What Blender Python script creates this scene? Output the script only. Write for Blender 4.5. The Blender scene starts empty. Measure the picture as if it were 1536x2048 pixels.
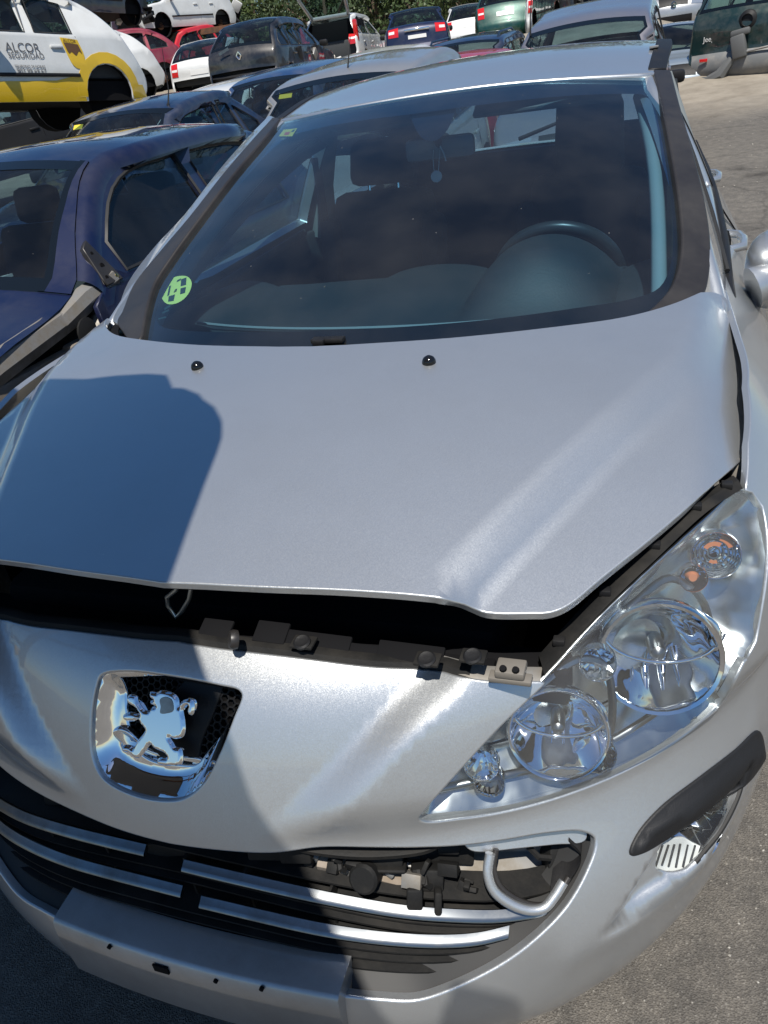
import bpy, bmesh, math, random
import numpy as np
from mathutils import Vector, Matrix
from mathutils.bvhtree import BVHTree
from mathutils.geometry import delaunay_2d_cdt
random.seed(7); rng = np.random.default_rng(7)
SC = bpy.context.scene
COL = SC.collection
R = math.radians
# ------------------------------------------------------------------ camera, sky, sun, exposure
CAM = np.array([0.646, -0.543, 1.492]); YAW, PIT, ROL = R(-22.15), R(29.287), R(-8.424); FPX = 1540.9; IW, IH = 1536, 2048
_f = np.array([math.sin(YAW)*math.cos(PIT), math.cos(YAW)*math.cos(PIT), -math.sin(PIT)])
_r0 = np.array([math.cos(YAW), -math.sin(YAW), 0.0]); _u0 = np.cross(_r0, _f)
_r = _r0*math.cos(ROL) + _u0*math.sin(ROL); _u = -_r0*math.sin(ROL) + _u0*math.cos(ROL)
cd = bpy.data.cameras.new('camera'); cam = bpy.data.objects.new('camera', cd); COL.objects.link(cam)
cam.matrix_world = Matrix(((_r[0], _u[0], -_f[0], CAM[0]), (_r[1], _u[1], -_f[1], CAM[1]), (_r[2], _u[2], -_f[2], CAM[2]), (0, 0, 0, 1)))
cd.sensor_fit = 'VERTICAL'; cd.sensor_height = 36.0; cd.lens = FPX/IH*36.0
cd.clip_start = 0.02; cd.clip_end = 3000
SC.camera = cam
SUN = np.array([-0.137, 0.432, -0.891]); SUN /= np.linalg.norm(SUN)       # direction the light travels
sl = bpy.data.lights.new('sun', 'SUN'); sl.energy = 5.0; sl.angle = R(0.53); sl.color = (1.0, 0.95, 0.87)
so = bpy.data.objects.new('sun', sl); COL.objects.link(so); so.location = (3, -8, 18)
so.rotation_euler = Vector(SUN).to_track_quat('-Z', 'Y').to_euler()
wd = bpy.data.worlds.new('World'); SC.world = wd; wd.use_nodes = True
wn = wd.node_tree.nodes; wl = wd.node_tree.links
sky = wn.new('ShaderNodeTexSky'); sky.sky_type = 'NISHITA'; sky.sun_disc = False
sky.sun_elevation = math.asin(-SUN[2]); sky.sun_rotation = math.atan2(-SUN[0], -SUN[1]); sky.air_density = 1.0; sky.dust_density = 0.3; sky.ozone_density = 3.0
wn['Background'].inputs[1].default_value = 0.076
hs = wn.new('ShaderNodeHueSaturation'); hs.inputs['Saturation'].default_value = 1.22      # a deep clear summer blue, the same all over
wl.new(sky.outputs[0], hs.inputs['Color']); wl.new(hs.outputs[0], wn['Background'].inputs[0])
SC.view_settings.view_transform = 'Standard'; SC.view_settings.look = 'None'; SC.view_settings.gamma = 1.0
SC.view_settings.use_curve_mapping = False; SC.view_settings.exposure = 0.3
SC.render.engine = 'CYCLES'
SC.cycles.max_bounces = 10; SC.cycles.transparent_max_bounces = 24; SC.cycles.glossy_bounces = 5; SC.cycles.diffuse_bounces = 3
SC.cycles.caustics_reflective = False; SC.cycles.caustics_refractive = False; SC.cycles.sample_clamp_indirect = 6.0
SC.cycles.use_denoising = True

# ------------------------------------------------------------------ helpers
def ray(px, py):
    d = _f + _r*(px-IW/2)/FPX - _u*(py-IH/2)/FPX
    return d/np.linalg.norm(d)
def at_depth(px, py, depth):            # point whose distance along the optical axis is depth
    return CAM + depth*(_f + _r*(px-IW/2)/FPX - _u*(py-IH/2)/FPX)
def at_plane(px, py, n, p0):
    d = ray(px, py); n = np.array(n, float); t = ((np.array(p0)-CAM)@n)/(d@n); return CAM + t*d
def at_x(px, py, x): return at_plane(px, py, (1, 0, 0), (x, 0, 0))
def at_y(px, py, y): return at_plane(px, py, (0, 1, 0), (0, y, 0))
def at_z(px, py, z): return at_plane(px, py, (0, 0, 1), (0, 0, z))

def mesh_obj(name, V, F, mat=None, parent=None, normals=None, smooth=True, angle=None, mats=None, fmat=None):
    me = bpy.data.meshes.new(name)
    me.from_pydata([tuple(map(float, v)) for v in V], [], [tuple(map(int, f)) for f in F])
    for m in (mats or ([mat] if mat else [])): me.materials.append(m)
    if fmat is not None: me.polygons.foreach_set('material_index', list(map(int, fmat)))
    if smooth:
        me.shade_smooth()
        if normals is not None: me.normals_split_custom_set_from_vertices([tuple(map(float, n)) for n in normals])
        elif angle: me.set_sharp_from_angle(angle=R(angle))
    me.update()
    o = bpy.data.objects.new(name, me); COL.objects.link(o)
    if parent is not None: o.parent = parent
    return o
def tag(o, label, cat, group=None, kind=None):
    if label: o['label'] = label
    if cat: o['category'] = cat
    if group: o['group'] = group
    if kind: o['kind'] = kind
    return o
def thing(name, label, cat, loc=(0, 0, 0), rot=(0, 0, 0), group=None):
    o = bpy.data.objects.new(name, None); o.empty_display_size = .2; COL.objects.link(o); o.location = loc; o.rotation_euler = rot
    return tag(o, label, cat, group)

class MB:
    """collects shapes into one mesh"""
    def __init__(s): s.V = []; s.F = []; s.M = []; s.m = 0
    def add(s, V, F):
        b = len(s.V); s.V += [tuple(v) for v in V]; s.F += [tuple(i+b for i in f) for f in F]; s.M += [s.m]*len(F); return s
    def box(s, c, size, rot=None, taper=1.0, bev=0.0):
        hx, hy, hz = (k/2 for k in size); M = rot if rot is not None else Matrix.Identity(3)
        if bev <= 0:
            V = [(x*(taper if z > 0 else 1), y*(taper if z > 0 else 1), z) for z in (-hz, hz) for x, y in ((-hx, -hy), (hx, -hy), (hx, hy), (-hx, hy))]
            F = [(3, 2, 1, 0), (4, 5, 6, 7), (0, 1, 5, 4), (1, 2, 6, 5), (2, 3, 7, 6), (3, 0, 4, 7)]
        else:
            bm = bmesh.new(); bmesh.ops.create_cube(bm, size=1.0)
            for v in bm.verts:
                k = taper if v.co.z > 0 else 1
                v.co = Vector((v.co.x*size[0]*k, v.co.y*size[1]*k, v.co.z*size[2]))
            bmesh.ops.bevel(bm, geom=bm.edges[:], offset=bev, segments=2, affect='EDGES', profile=.5)
            bm.verts.index_update()
            V = [v.co.copy() for v in bm.verts]; F = [tuple(v.index for v in f.verts) for f in bm.faces]; bm.free()
        return s.add([tuple(M @ Vector(v) + Vector(c)) for v in V], F)
    def tube(s, pts, r, n=8, cap=True, closed=False):
        pts = [Vector(p) for p in pts]; k = len(pts); V = []; F = []
        rr = r if isinstance(r, (list, tuple)) else [r]*k
        prev = None
        for i, p in enumerate(pts):
            t = (pts[(i+1) % k]-pts[i-1]) if closed else (pts[min(i+1, k-1)]-pts[max(i-1, 0)])
            t.normalize()
            if prev is None:
                a = Vector((0, 0, 1)) if abs(t.z) < .9 else Vector((1, 0, 0)); nx = t.cross(a).normalized()
            else: nx = (prev-t*prev.dot(t)).normalized()
            prev = nx; ny = t.cross(nx)
            for j in range(n):
                a = 2*math.pi*j/n; V.append(p+nx*math.cos(a)*rr[i]+ny*math.sin(a)*rr[i])
        for i in range(k if closed else k-1):
            for j in range(n): F.append((i*n+j, i*n+(j+1) % n, ((i+1) % k)*n+(j+1) % n, ((i+1) % k)*n+j))
        if cap and not closed: F += [tuple(range(n))[::-1], tuple(range((k-1)*n, k*n))]
        return s.add(V, F)
    def lathe(s, prof, c, axis=(0, 0, 1), n=24, cap=True, ref=None):
        """prof: list of (radius, height) along axis"""
        ax = Vector(axis).normalized(); a = Vector(ref) if ref is not None else (Vector((1, 0, 0)) if abs(ax.x) < .9 else Vector((0, 0, 1)))
        e1 = (a-ax*a.dot(ax)).normalized(); e2 = ax.cross(e1); V = []; F = []
        for (r, h) in prof:
            for j in range(n):
                t = 2*math.pi*j/n; V.append(Vector(c)+ax*h+e1*(r*math.cos(t))+e2*(r*math.sin(t)))
        for i in range(len(prof)-1):
            for j in range(n): F.append((i*n+j, i*n+(j+1) % n, (i+1)*n+(j+1) % n, (i+1)*n+j))
        if cap: F += [tuple(range(n))[::-1], tuple(range((len(prof)-1)*n, len(prof)*n))]
        return s.add(V, F)
    def prism(s, poly, depth, M=None):
        """poly in local xy extruded along +z by depth; M 4x4"""
        n = len(poly); M = M if M is not None else Matrix.Identity(4)
        V = [M @ Vector((x, y, 0)) for x, y in poly]+[M @ Vector((x, y, depth)) for x, y in poly]
        F = [tuple(range(n))[::-1], tuple(range(n, 2*n))]+[(i, (i+1) % n, n+(i+1) % n, n+i) for i in range(n)]
        return s.add(V, F)
    def grid(s, fn, nu, nv):
        V = [fn(i/nu, j/nv) for j in range(nv+1) for i in range(nu+1)]
        F = [(j*(nu+1)+i, j*(nu+1)+i+1, (j+1)*(nu+1)+i+1, (j+1)*(nu+1)+i) for j in range(nv) for i in range(nu)]
        return s.add(V, F)
    def obj(s, name, mat, parent=None, angle=35, smooth=True, mats=None):
        return mesh_obj(name, s.V, s.F, mat, parent, smooth=smooth, angle=angle, mats=mats, fmat=s.M if mats else None)

def cr(pts, closed=True, n=6):
    """Catmull-Rom through points; a point with a third value is a sharp corner"""
    P = [np.array(p[:2], float) for p in pts]; C = [len(p) > 2 for p in pts]; k = len(P); out = []
    segs = k if closed else k-1
    for i in range(segs):
        j = (i+1) % k; p1, p2 = P[i], P[j]
        p0 = P[(i-1) % k] if (closed or i > 0) and not C[i] else 2*p1-p2
        p3 = P[(j+1) % k] if (closed or j < k-1) and not C[j] else 2*p2-p1
        d = lambda a, b: max(np.linalg.norm(a-b)**.5, 1e-6)
        t0 = 0; t1 = t0+d(p0, p1); t2 = t1+d(p1, p2); t3 = t2+d(p2, p3)
        for q in range(n):
            t = t1+(t2-t1)*q/n
            A1 = (t1-t)/(t1-t0)*p0+(t-t0)/(t1-t0)*p1; A2 = (t2-t)/(t2-t1)*p1+(t-t1)/(t2-t1)*p2; A3 = (t3-t)/(t3-t2)*p2+(t-t2)/(t3-t2)*p3
            B1 = (t2-t)/(t2-t0)*A1+(t-t0)/(t2-t0)*A2; B2 = (t3-t)/(t3-t1)*A2+(t-t1)/(t3-t1)*A3
            out.append((t2-t)/(t2-t1)*B1+(t-t1)/(t2-t1)*B2)
    if not closed: out.append(P[-1])
    return np.array(out)
def resample(P, step, closed=True):
    P = np.asarray(P, float)
    out = []
    k = len(P)
    for i in range(k if closed else k-1):
        a, b = P[i], P[(i+1) % k]; n = max(1, int(math.ceil(np.linalg.norm(b-a)/step)))
        for q in range(n): out.append(a+(b-a)*q/n)
    if not closed: out.append(P[-1])
    out = np.array(out); keep = [0]
    for i in range(1, len(out)):
        if np.linalg.norm(out[i]-out[keep[-1]]) > step*.12: keep.append(i)
    return out[keep]
def area(P): x, y = P[:, 0], P[:, 1]; return .5*np.sum(x*np.roll(y, -1)-np.roll(x, -1)*y)
def inside(Q, P):
    Q = np.asarray(Q); res = np.zeros(len(Q), bool); n = len(P)
    for i in range(n):
        a, b = P[i], P[(i+1) % n]
        c = (a[1] > Q[:, 1]) != (b[1] > Q[:, 1])
        if c.any():
            xs = (b[0]-a[0])*(Q[:, 1]-a[1])/((b[1]-a[1]) or 1e-12)+a[0]; res ^= c & (Q[:, 0] < xs)
    return res
def dist_line(Q, L):
    """distance of points Q to polyline L, and signed side"""
    Q = np.asarray(Q, float); best = np.full(len(Q), 1e9); side = np.zeros(len(Q)); par = np.zeros(len(Q)); tot = 0
    lens = [np.linalg.norm(L[i+1]-L[i]) for i in range(len(L)-1)]; T = sum(lens)
    for i in range(len(L)-1):
        a, b = L[i], L[i+1]; ab = b-a; t = np.clip(((Q-a)@ab)/(ab@ab), 0, 1); p = a+t[:, None]*ab
        d = np.linalg.norm(Q-p, axis=1); m = d < best; best[m] = d[m]
        s = ab[0]*(Q[:, 1]-a[1])-ab[1]*(Q[:, 0]-a[0]); side[m] = np.sign(s)[m]; par[m] = ((tot+t*lens[i])/T)[m]; tot += lens[i]
    return best, side, par
def sstep(a, b, x): t = np.clip((x-a)/(b-a), 0, 1); return t*t*(3-2*t)

class Surf:
    def __init__(s, fn, ur, vr, nu=120, nv=120):
        s.fn = fn; us = np.linspace(*ur, nu+1); vs = np.linspace(*vr, nv+1); s.nu = nu
        U, Vv = np.meshgrid(us, vs); s.U = U.ravel(); s.Vv = Vv.ravel(); s.ur, s.vr = ur, vr
        s.reb(nu, nv)
    def reb(s, nu, nv):
        P = s.P(s.U, s.Vv); T = []
        for j in range(nv):
            for i in range(nu):
                a = j*(nu+1)+i; T += [(a, a+1, a+nu+2), (a, a+nu+2, a+nu+1)]
        s.T = T; s.G = P; s.bvh = BVHTree.FromPolygons([tuple(p) for p in P], T)
    def P(s, u, v): return s.fn(np.atleast_1d(np.asarray(u, float)), np.atleast_1d(np.asarray(v, float)))
    def N(s, u, v, e=2e-3):
        du = s.P(np.asarray(u)+e, v)-s.P(np.asarray(u)-e, v); dv = s.P(u, np.asarray(v)+e)-s.P(u, np.asarray(v)-e)
        n = np.cross(du, dv); return n/np.maximum(np.linalg.norm(n, axis=1), 1e-12)[:, None]
    def uv(s, loc, idx):
        a, b, c = s.T[idx]; A, B, Cc = s.G[a], s.G[b], s.G[c]; p = np.array(loc)
        v0, v1, v2 = B-A, Cc-A, p-A; d00, d01, d11, d20, d21 = v0@v0, v0@v1, v1@v1, v2@v0, v2@v1; de = d00*d11-d01*d01
        w1 = (d11*d20-d01*d21)/de; w2 = (d00*d21-d01*d20)/de; w0 = 1-w1-w2
        return np.array([w0*s.U[a]+w1*s.U[b]+w2*s.U[c], w0*s.Vv[a]+w1*s.Vv[b]+w2*s.Vv[c]])
    def pix(s, pts, name=''):
        out = []
        for p in pts:
            loc, nrm, idx, d = s.bvh.ray_cast(Vector(CAM), Vector(ray(p[0], p[1])))
            if loc is None:                                      # nearest point to the ray
                best = None
                rd = ray(p[0], p[1]); rel = s.G-CAM; tt = rel@rd; dd = np.linalg.norm(rel-tt[:, None]*rd, axis=1)
                q = int(np.argmin(dd)); out.append(np.array([s.U[q], s.Vv[q]])); continue
            out.append(s.uv(loc, idx))
        return np.array(out)
    def p3(s, uv, off=0.0):
        uv = np.atleast_2d(uv); P = s.P(uv[:, 0], uv[:, 1])
        return P+off*s.N(uv[:, 0], uv[:, 1]) if off else P
    def tr(s, pts, closed=True, n=6):                             # traced pixels -> smooth uv curve on the surface
        return s.pix(cr(pts, closed, n))

def panel(name, S, outer, holes=(), mat=None, parent=None, step=.02, th=.012, roll=.002, off=0.0, mirror=False, bstep=None, flange=True):
    bstep = bstep or step*.6
    loops = []
    o = resample(outer, bstep); o = o if area(o) > 0 else o[::-1]; loops.append(o)
    for h in holes:
        h = resample(h, bstep); loops.append(h if area(h) < 0 else h[::-1])
    lo, hi = o.min(0), o.max(0)
    gx = np.arange(lo[0]+step*.5, hi[0], step); gy = np.arange(lo[1]+step*.5, hi[1], step)
    Gx, Gy = np.meshgrid(gx, gy); Gx = Gx+(np.arange(len(gy)) % 2)[:, None]*step*.5; G = np.stack([Gx.ravel(), Gy.ravel()], 1)
    G = G+rng.uniform(-.03, .03, G.shape)*step
    m = inside(G, o)
    for h in loops[1:]: m &= ~inside(G, h)
    G = G[m]
    B = np.concatenate(loops)
    if len(G):
        dmin = np.full(len(G), 1e9)
        for q in range(0, len(B), 400): dmin = np.minimum(dmin, np.min(np.linalg.norm(G[:, None]-B[None, q:q+400], axis=2), axis=1))
        G = G[dmin > step*.35]
    ver = np.concatenate([B, G]); E = []; b = 0
    for L in loops: E += [(b+i, b+(i+1) % len(L)) for i in range(len(L))]; b += len(L)
    rv, re, rf, ov, oe, of = delaunay_2d_cdt([Vector(p) for p in ver], E, [], 0, 1e-7)
    UV = np.array([tuple(v) for v in rv]); T = np.array([f for f in rf if len(f) == 3])
    cen = UV[T].mean(1); k = inside(cen, o)
    for h in loops[1:]: k &= ~inside(cen, h)
    T = T[k]
    V = S.P(UV[:, 0], UV[:, 1]); N = S.N(UV[:, 0], UV[:, 1]); V = V+off*N
    V = list(V); N = list(N); F = [tuple(t) for t in T]
    if flange and th > 0:
        from collections import Counter
        cnt = {}
        for t in F:
            for i in range(3):
                a, c = t[i], t[(i+1) % 3]
                if (c, a) in cnt: cnt[(c, a)] = 0
                else: cnt[(a, c)] = cnt.get((a, c), 1)
        be = [e for e, q in cnt.items() if q == 1]
        out = {}
        for a, c in be:
            T3 = np.array(V[c])-np.array(V[a]); l = np.linalg.norm(T3)
            if l < 1e-9: continue
            T3 /= l
            for q in (a, c): out.setdefault(q, np.zeros(3)); out[q] = out[q]+np.cross(T3, N[q])
        idx = {}
        for q, d in out.items():
            d = d/max(np.linalg.norm(d), 1e-9); n0 = N[q]; p = np.array(V[q])
            b = len(V); V.append(p+d*roll*.7-n0*roll*.3); N.append((n0+d)/1.4142); V.append(p+d*roll-n0*roll); N.append(d); V.append(p+d*roll-n0*th); N.append(d); idx[q] = b
        for a, c in be:
            if a not in idx or c not in idx: continue
            A, Cc = idx[a], idx[c]
            F += [(a, A, Cc, c), (A, A+1, Cc+1, Cc), (A+1, A+2, Cc+2, Cc+1)]
    V = np.array(V); N = np.array(N)
    if mirror:
        V = V*[-1, 1, 1]; N = N*[-1, 1, 1]; F = [f[::-1] for f in F]
    return mesh_obj(name, V, F, mat, parent, normals=N)

# ------------------------------------------------------------------ materials
def mat(name, color, rough=.5, metal=0.0, spec=.5, coat=0.0, coat_r=.03, noise=None, bump=None, emis=None, alpha=None):
    m = bpy.data.materials.new(name); m.use_nodes = True; nt = m.node_tree; b = nt.nodes['Principled BSDF']
    b.inputs['Base Color'].default_value = (*color, 1); b.inputs['Roughness'].default_value = rough; b.inputs['Metallic'].default_value = metal
    b.inputs['Specular IOR Level'].default_value = spec; b.inputs['Coat Weight'].default_value = coat; b.inputs['Coat Roughness'].default_value = coat_r
    tc = nt.nodes.new('ShaderNodeTexCoord')
    if noise:                                                    # (scale, second colour, low, high)
        sc, c2, lo, hi = noise[:4]
        nz = nt.nodes.new('ShaderNodeTexNoise'); nz.inputs['Scale'].default_value = sc; nz.inputs['Detail'].default_value = 6; nz.inputs['Roughness'].default_value = .65
        nt.links.new(tc.outputs['Object'], nz.inputs['Vector'])
        rp = nt.nodes.new('ShaderNodeValToRGB'); rp.color_ramp.elements[0].position = lo; rp.color_ramp.elements[1].position = hi
        rp.color_ramp.elements[0].color = (*color, 1); rp.color_ramp.elements[1].color = (*c2, 1)
        nt.links.new(nz.outputs['Fac'], rp.inputs['Fac']); nt.links.new(rp.outputs['Color'], b.inputs['Base Color'])
        if len(noise) > 4:
            r2 = nt.nodes.new('ShaderNodeMapRange'); r2.inputs[3].default_value = rough; r2.inputs[4].default_value = noise[4]
            r2.inputs[1].default_value = lo; r2.inputs[2].default_value = hi
            nt.links.new(nz.outputs['Fac'], r2.inputs[0]); nt.links.new(r2.outputs[0], b.inputs['Roughness'])
    if bump:
        sc, st = bump[:2]
        n2 = nt.nodes.new('ShaderNodeTexNoise'); n2.inputs['Scale'].default_value = sc; n2.inputs['Detail'].default_value = bump[3] if len(bump) > 3 else 3
        nt.links.new(tc.outputs['Object'], n2.inputs['Vector'])
        bp = nt.nodes.new('ShaderNodeBump'); bp.inputs['Strength'].default_value = st; bp.inputs['Distance'].default_value = bump[2] if len(bump) > 2 else .002
        nt.links.new(n2.outputs['Fac'], bp.inputs['Height']); nt.links.new(bp.outputs['Normal'], b.inputs['Normal'])
    if emis: b.inputs['Emission Color'].default_value = (*emis[:3], 1); b.inputs['Emission Strength'].default_value = emis[3]
    return m
def glass(name, tint, refl=1.0, rough=0.0, dust=0.0, ior=1.45):
    """thin pane: tinted see-through plus mirror by Fresnel, with a little dust"""
    m = bpy.data.materials.new(name); m.use_nodes = True; nt = m.node_tree; nd = nt.nodes; nd.clear()
    out = nd.new('ShaderNodeOutputMaterial'); tr = nd.new('ShaderNodeBsdfTransparent'); tr.inputs[0].default_value = (*tint, 1)
    gl = nd.new('ShaderNodeBsdfGlossy'); gl.inputs['Roughness'].default_value = rough; gl.inputs[0].default_value = (refl, refl, refl, 1)
    fr = nd.new('ShaderNodeFresnel'); fr.inputs[0].default_value = ior
    g = nd.new('ShaderNodeNewGeometry'); mi = nd.new('ShaderNodeMapRange')     # same IOR from both sides
    mi.inputs[3].default_value = ior; mi.inputs[4].default_value = 1/ior
    nt.links.new(g.outputs['Backfacing'], mi.inputs[0]); inv = nd.new('ShaderNodeMath'); inv.operation = 'DIVIDE'
    nt.links.new(mi.outputs[0], fr.inputs[0])
    mx = nd.new('ShaderNodeMixShader'); nt.links.new(fr.outputs[0], mx.inputs[0]); nt.links.new(tr.outputs[0], mx.inputs[1]); nt.links.new(gl.outputs[0], mx.inputs[2])
    last = mx
    if dust > 0:
        df = nd.new('ShaderNodeBsdfDiffuse'); df.inputs[0].default_value = (.55, .53, .5, 1)
        tc = nd.new('ShaderNodeTexCoord'); nz = nd.new('ShaderNodeTexNoise'); nz.inputs['Scale'].default_value = 6; nz.inputs['Detail'].default_value = 8
        nt.links.new(tc.outputs['Object'], nz.inputs['Vector'])
        rp = nd.new('ShaderNodeMapRange'); rp.inputs[1].default_value = .35; rp.inputs[2].default_value = .75; rp.inputs[3].default_value = dust*.4; rp.inputs[4].default_value = dust*1.4
        nt.links.new(nz.outputs['Fac'], rp.inputs[0])
        vo = nd.new('ShaderNodeTexVoronoi'); vo.inputs['Scale'].default_value = 22; nt.links.new(tc.outputs['Object'], vo.inputs['Vector'])
        lt = nd.new('ShaderNodeMath'); lt.operation = 'LESS_THAN'; lt.inputs[1].default_value = .022; nt.links.new(vo.outputs['Distance'], lt.inputs[0])
        ml = nd.new('ShaderNodeMath'); ml.operation = 'MULTIPLY_ADD'; ml.inputs[1].default_value = .5; nt.links.new(lt.outputs[0], ml.inputs[0]); nt.links.new(rp.outputs[0], ml.inputs[2])
        m2 = nd.new('ShaderNodeMixShader'); nt.links.new(ml.outputs[0], m2.inputs[0]); nt.links.new(mx.outputs[0], m2.inputs[1]); nt.links.new(df.outputs[0], m2.inputs[2]); last = m2
    nt.links.new(last.outputs[0], out.inputs[0]); return m
def paint(name, color, metal=0.0, rough=.45, flake=0.0, coat=1.0, dirt=0.0, dirtc=(.30, .27, .22), coat_r=.025, specks=0):
    m = mat(name, color, rough, metal, .5, coat, coat_r); nt = m.node_tree; b = nt.nodes['Principled BSDF']; tc = nt.nodes['Texture Coordinate']
    if flake > 0:
        vo = nt.nodes.new('ShaderNodeTexVoronoi'); vo.inputs['Scale'].default_value = 1100; nt.links.new(tc.outputs['Object'], vo.inputs['Vector'])
        sub = nt.nodes.new('ShaderNodeVectorMath'); sub.operation = 'SUBTRACT'; sub.inputs[1].default_value = (.5, .5, .5); nt.links.new(vo.outputs['Color'], sub.inputs[0])
        sc = nt.nodes.new('ShaderNodeVectorMath'); sc.operation = 'SCALE'; sc.inputs[3].default_value = flake; nt.links.new(sub.outputs[0], sc.inputs[0])
        g = nt.nodes.new('ShaderNodeNewGeometry'); ad = nt.nodes.new('ShaderNodeVectorMath'); nt.links.new(g.outputs['Normal'], ad.inputs[0]); nt.links.new(sc.outputs[0], ad.inputs[1])
        no = nt.nodes.new('ShaderNodeVectorMath'); no.operation = 'NORMALIZE'; nt.links.new(ad.outputs[0], no.inputs[0]); nt.links.new(no.outputs[0], b.inputs['Normal'])
        b.inputs['Coat Normal'].default_value = (0, 0, 0)
        nt.links.new(g.outputs['Normal'], b.inputs['Coat Normal'])
    if dirt > 0:
        nz = nt.nodes.new('ShaderNodeTexNoise'); nz.inputs['Scale'].default_value = 3.5; nz.inputs['Detail'].default_value = 9; nz.inputs['Roughness'].default_value = .7
        nt.links.new(tc.outputs['Object'], nz.inputs['Vector'])
        mr = nt.nodes.new('ShaderNodeMapRange'); mr.inputs[1].default_value = .42; mr.inputs[2].default_value = .72; mr.inputs[4].default_value = dirt; nt.links.new(nz.outputs['Fac'], mr.inputs[0])
        mc = nt.nodes.new('ShaderNodeMix'); mc.data_type = 'RGBA'; mc.inputs[6].default_value = (*color, 1); mc.inputs[7].default_value = (*dirtc, 1)
        nt.links.new(mr.outputs[0], mc.inputs[0]); nt.links.new(mc.outputs[2], b.inputs['Base Color'])
        cr_ = nt.nodes.new('ShaderNodeMapRange'); cr_.inputs[3].default_value = coat_r; cr_.inputs[4].default_value = .35; nt.links.new(mr.outputs[0], cr_.inputs[0]); nt.links.new(cr_.outputs[0], b.inputs['Coat Roughness'])
        if specks:                                               # dried dust spots and stone chips
            last = mc.outputs[2]
            for sc_, th_, c_ in ((34, .040, (.75, .74, .70)), (19, .026, (.08, .075, .07)), (70, .035, (.62, .60, .55))):
                v2 = nt.nodes.new('ShaderNodeTexVoronoi'); v2.inputs['Scale'].default_value = sc_; nt.links.new(tc.outputs['Object'], v2.inputs['Vector'])
                sx = nt.nodes.new('ShaderNodeSeparateColor'); nt.links.new(v2.outputs['Color'], sx.inputs[0])
                l1 = nt.nodes.new('ShaderNodeMath'); l1.operation = 'MULTIPLY'; l1.inputs[1].default_value = th_; nt.links.new(sx.outputs[0], l1.inputs[0])
                l2 = nt.nodes.new('ShaderNodeMath'); l2.operation = 'LESS_THAN'; nt.links.new(v2.outputs['Distance'], l2.inputs[0]); nt.links.new(l1.outputs[0], l2.inputs[1])
                l3 = nt.nodes.new('ShaderNodeMath'); l3.operation = 'GREATER_THAN'; l3.inputs[1].default_value = .62; nt.links.new(sx.outputs[1], l3.inputs[0])
                l4 = nt.nodes.new('ShaderNodeMath'); l4.operation = 'MULTIPLY'; nt.links.new(l2.outputs[0], l4.inputs[0]); nt.links.new(l3.outputs[0], l4.inputs[1])
                m4 = nt.nodes.new('ShaderNodeMix'); m4.data_type = 'RGBA'; nt.links.new(l4.outputs[0], m4.inputs[0]); nt.links.new(last, m4.inputs[6]); m4.inputs[7].default_value = (*c_, 1); last = m4.outputs[2]
            nt.links.new(last, b.inputs['Base Color'])
    return m
M = {}
M['silver'] = paint('silver metallic paint', (.57, .59, .605), metal=.80, rough=.40, flake=.11, dirt=.10, specks=1)
M['scuffed_silver'] = paint('scuffed silver paint', (.42, .43, .44), metal=.7, rough=.42, flake=.10, dirt=.55, dirtc=(.20, .185, .16), specks=1)
M['black_plastic'] = mat('black plastic', (.011, .011, .012), .52, spec=.28, noise=(14, (.020, .019, .018), .5, .8, .6), bump=(300, .15))
M['grey_plastic'] = mat('grey black trim', (.020, .018, .0175), .40, noise=(6, (.034, .031, .029), .4, .7, .5))
M['gloss_black'] = mat('gloss black', (.008, .008, .009), .12, spec=.5)
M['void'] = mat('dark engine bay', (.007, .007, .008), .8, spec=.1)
M['rubber'] = mat('rubber', (.015, .015, .015), .6)
M['tyre'] = mat('tyre rubber', (.02, .02, .02), .75, bump=(60, .3))
M['chrome'] = mat('chrome', (.86, .87, .88), .04, 1.0)
M['satin_chrome'] = mat('satin chrome', (.26, .275, .285), .28, 1.0, noise=(20, (.17, .172, .175), .45, .75, .42))
M['alu'] = mat('dusty aluminium', (.27, .27, .265), .45, .5, noise=(9, (.21, .185, .15), .4, .65, .7))
M['dusty_plastic'] = mat('dusty black plastic', (.011, .011, .011), .6, spec=.2, noise=(11, (.030, .0275, .024), .45, .78, .8), bump=(180, .2))
M['dirt_metal'] = mat('dirty metal', (.23, .205, .18), .6, .4, noise=(10, (.22, .17, .12), .38, .65, .8))
M['glass'] = glass('windscreen glass', (.48, .70, .80), dust=.020, ior=1.68)
M['sideglass'] = glass('side glass', (.45, .58, .60), dust=.012)
M['frit'] = mat('black glass border', (.006, .008, .010), .08, spec=.5)
M['lens'] = glass('clear lens', (.93, .96, .97), dust=.075)
M['reflector'] = mat('lamp reflector', (.86, .89, .91), .05, 1.0)
M['reflector_facet'] = mat('faceted lamp reflector', (.88, .90, .92), .03, 1.0, bump=(26, .55, .006, 0))
M['lamp_bezel'] = mat('lamp bezel', (.55, .58, .585), .27, 1.0, bump=(24, .55, .006, 1))
M['amber'] = mat('amber lens', (.45, .15, .06), .15, spec=.6)
M['dash'] = mat('dashboard plastic', (.026, .029, .031), .55, bump=(220, .2))
M['seat'] = mat('seat cloth', (.026, .029, .034), .9)
M['cabin_light'] = mat('light cabin trim', (.24, .265, .265), .7)
M['cabin_dark'] = mat('dark cabin trim', (.032, .036, .040), .8)
M['white_plastic'] = mat('white plastic', (.6, .6, .58), .4)
M['sticker_yellow'] = mat('yellow sticker', (.75, .55, .05), .4)
M['sticker_red'] = mat('red print', (.65, .06, .03), .4)
M['sticker_lime'] = mat('lime sticker', (.86, .86, .20), .45)
M['print_dark'] = mat('dark print', (.02, .05, .05), .5)
M['rust'] = mat('rusty steel', (.16, .07, .035), .8, .2, noise=(9, (.07, .045, .03), .4, .65))
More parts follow.
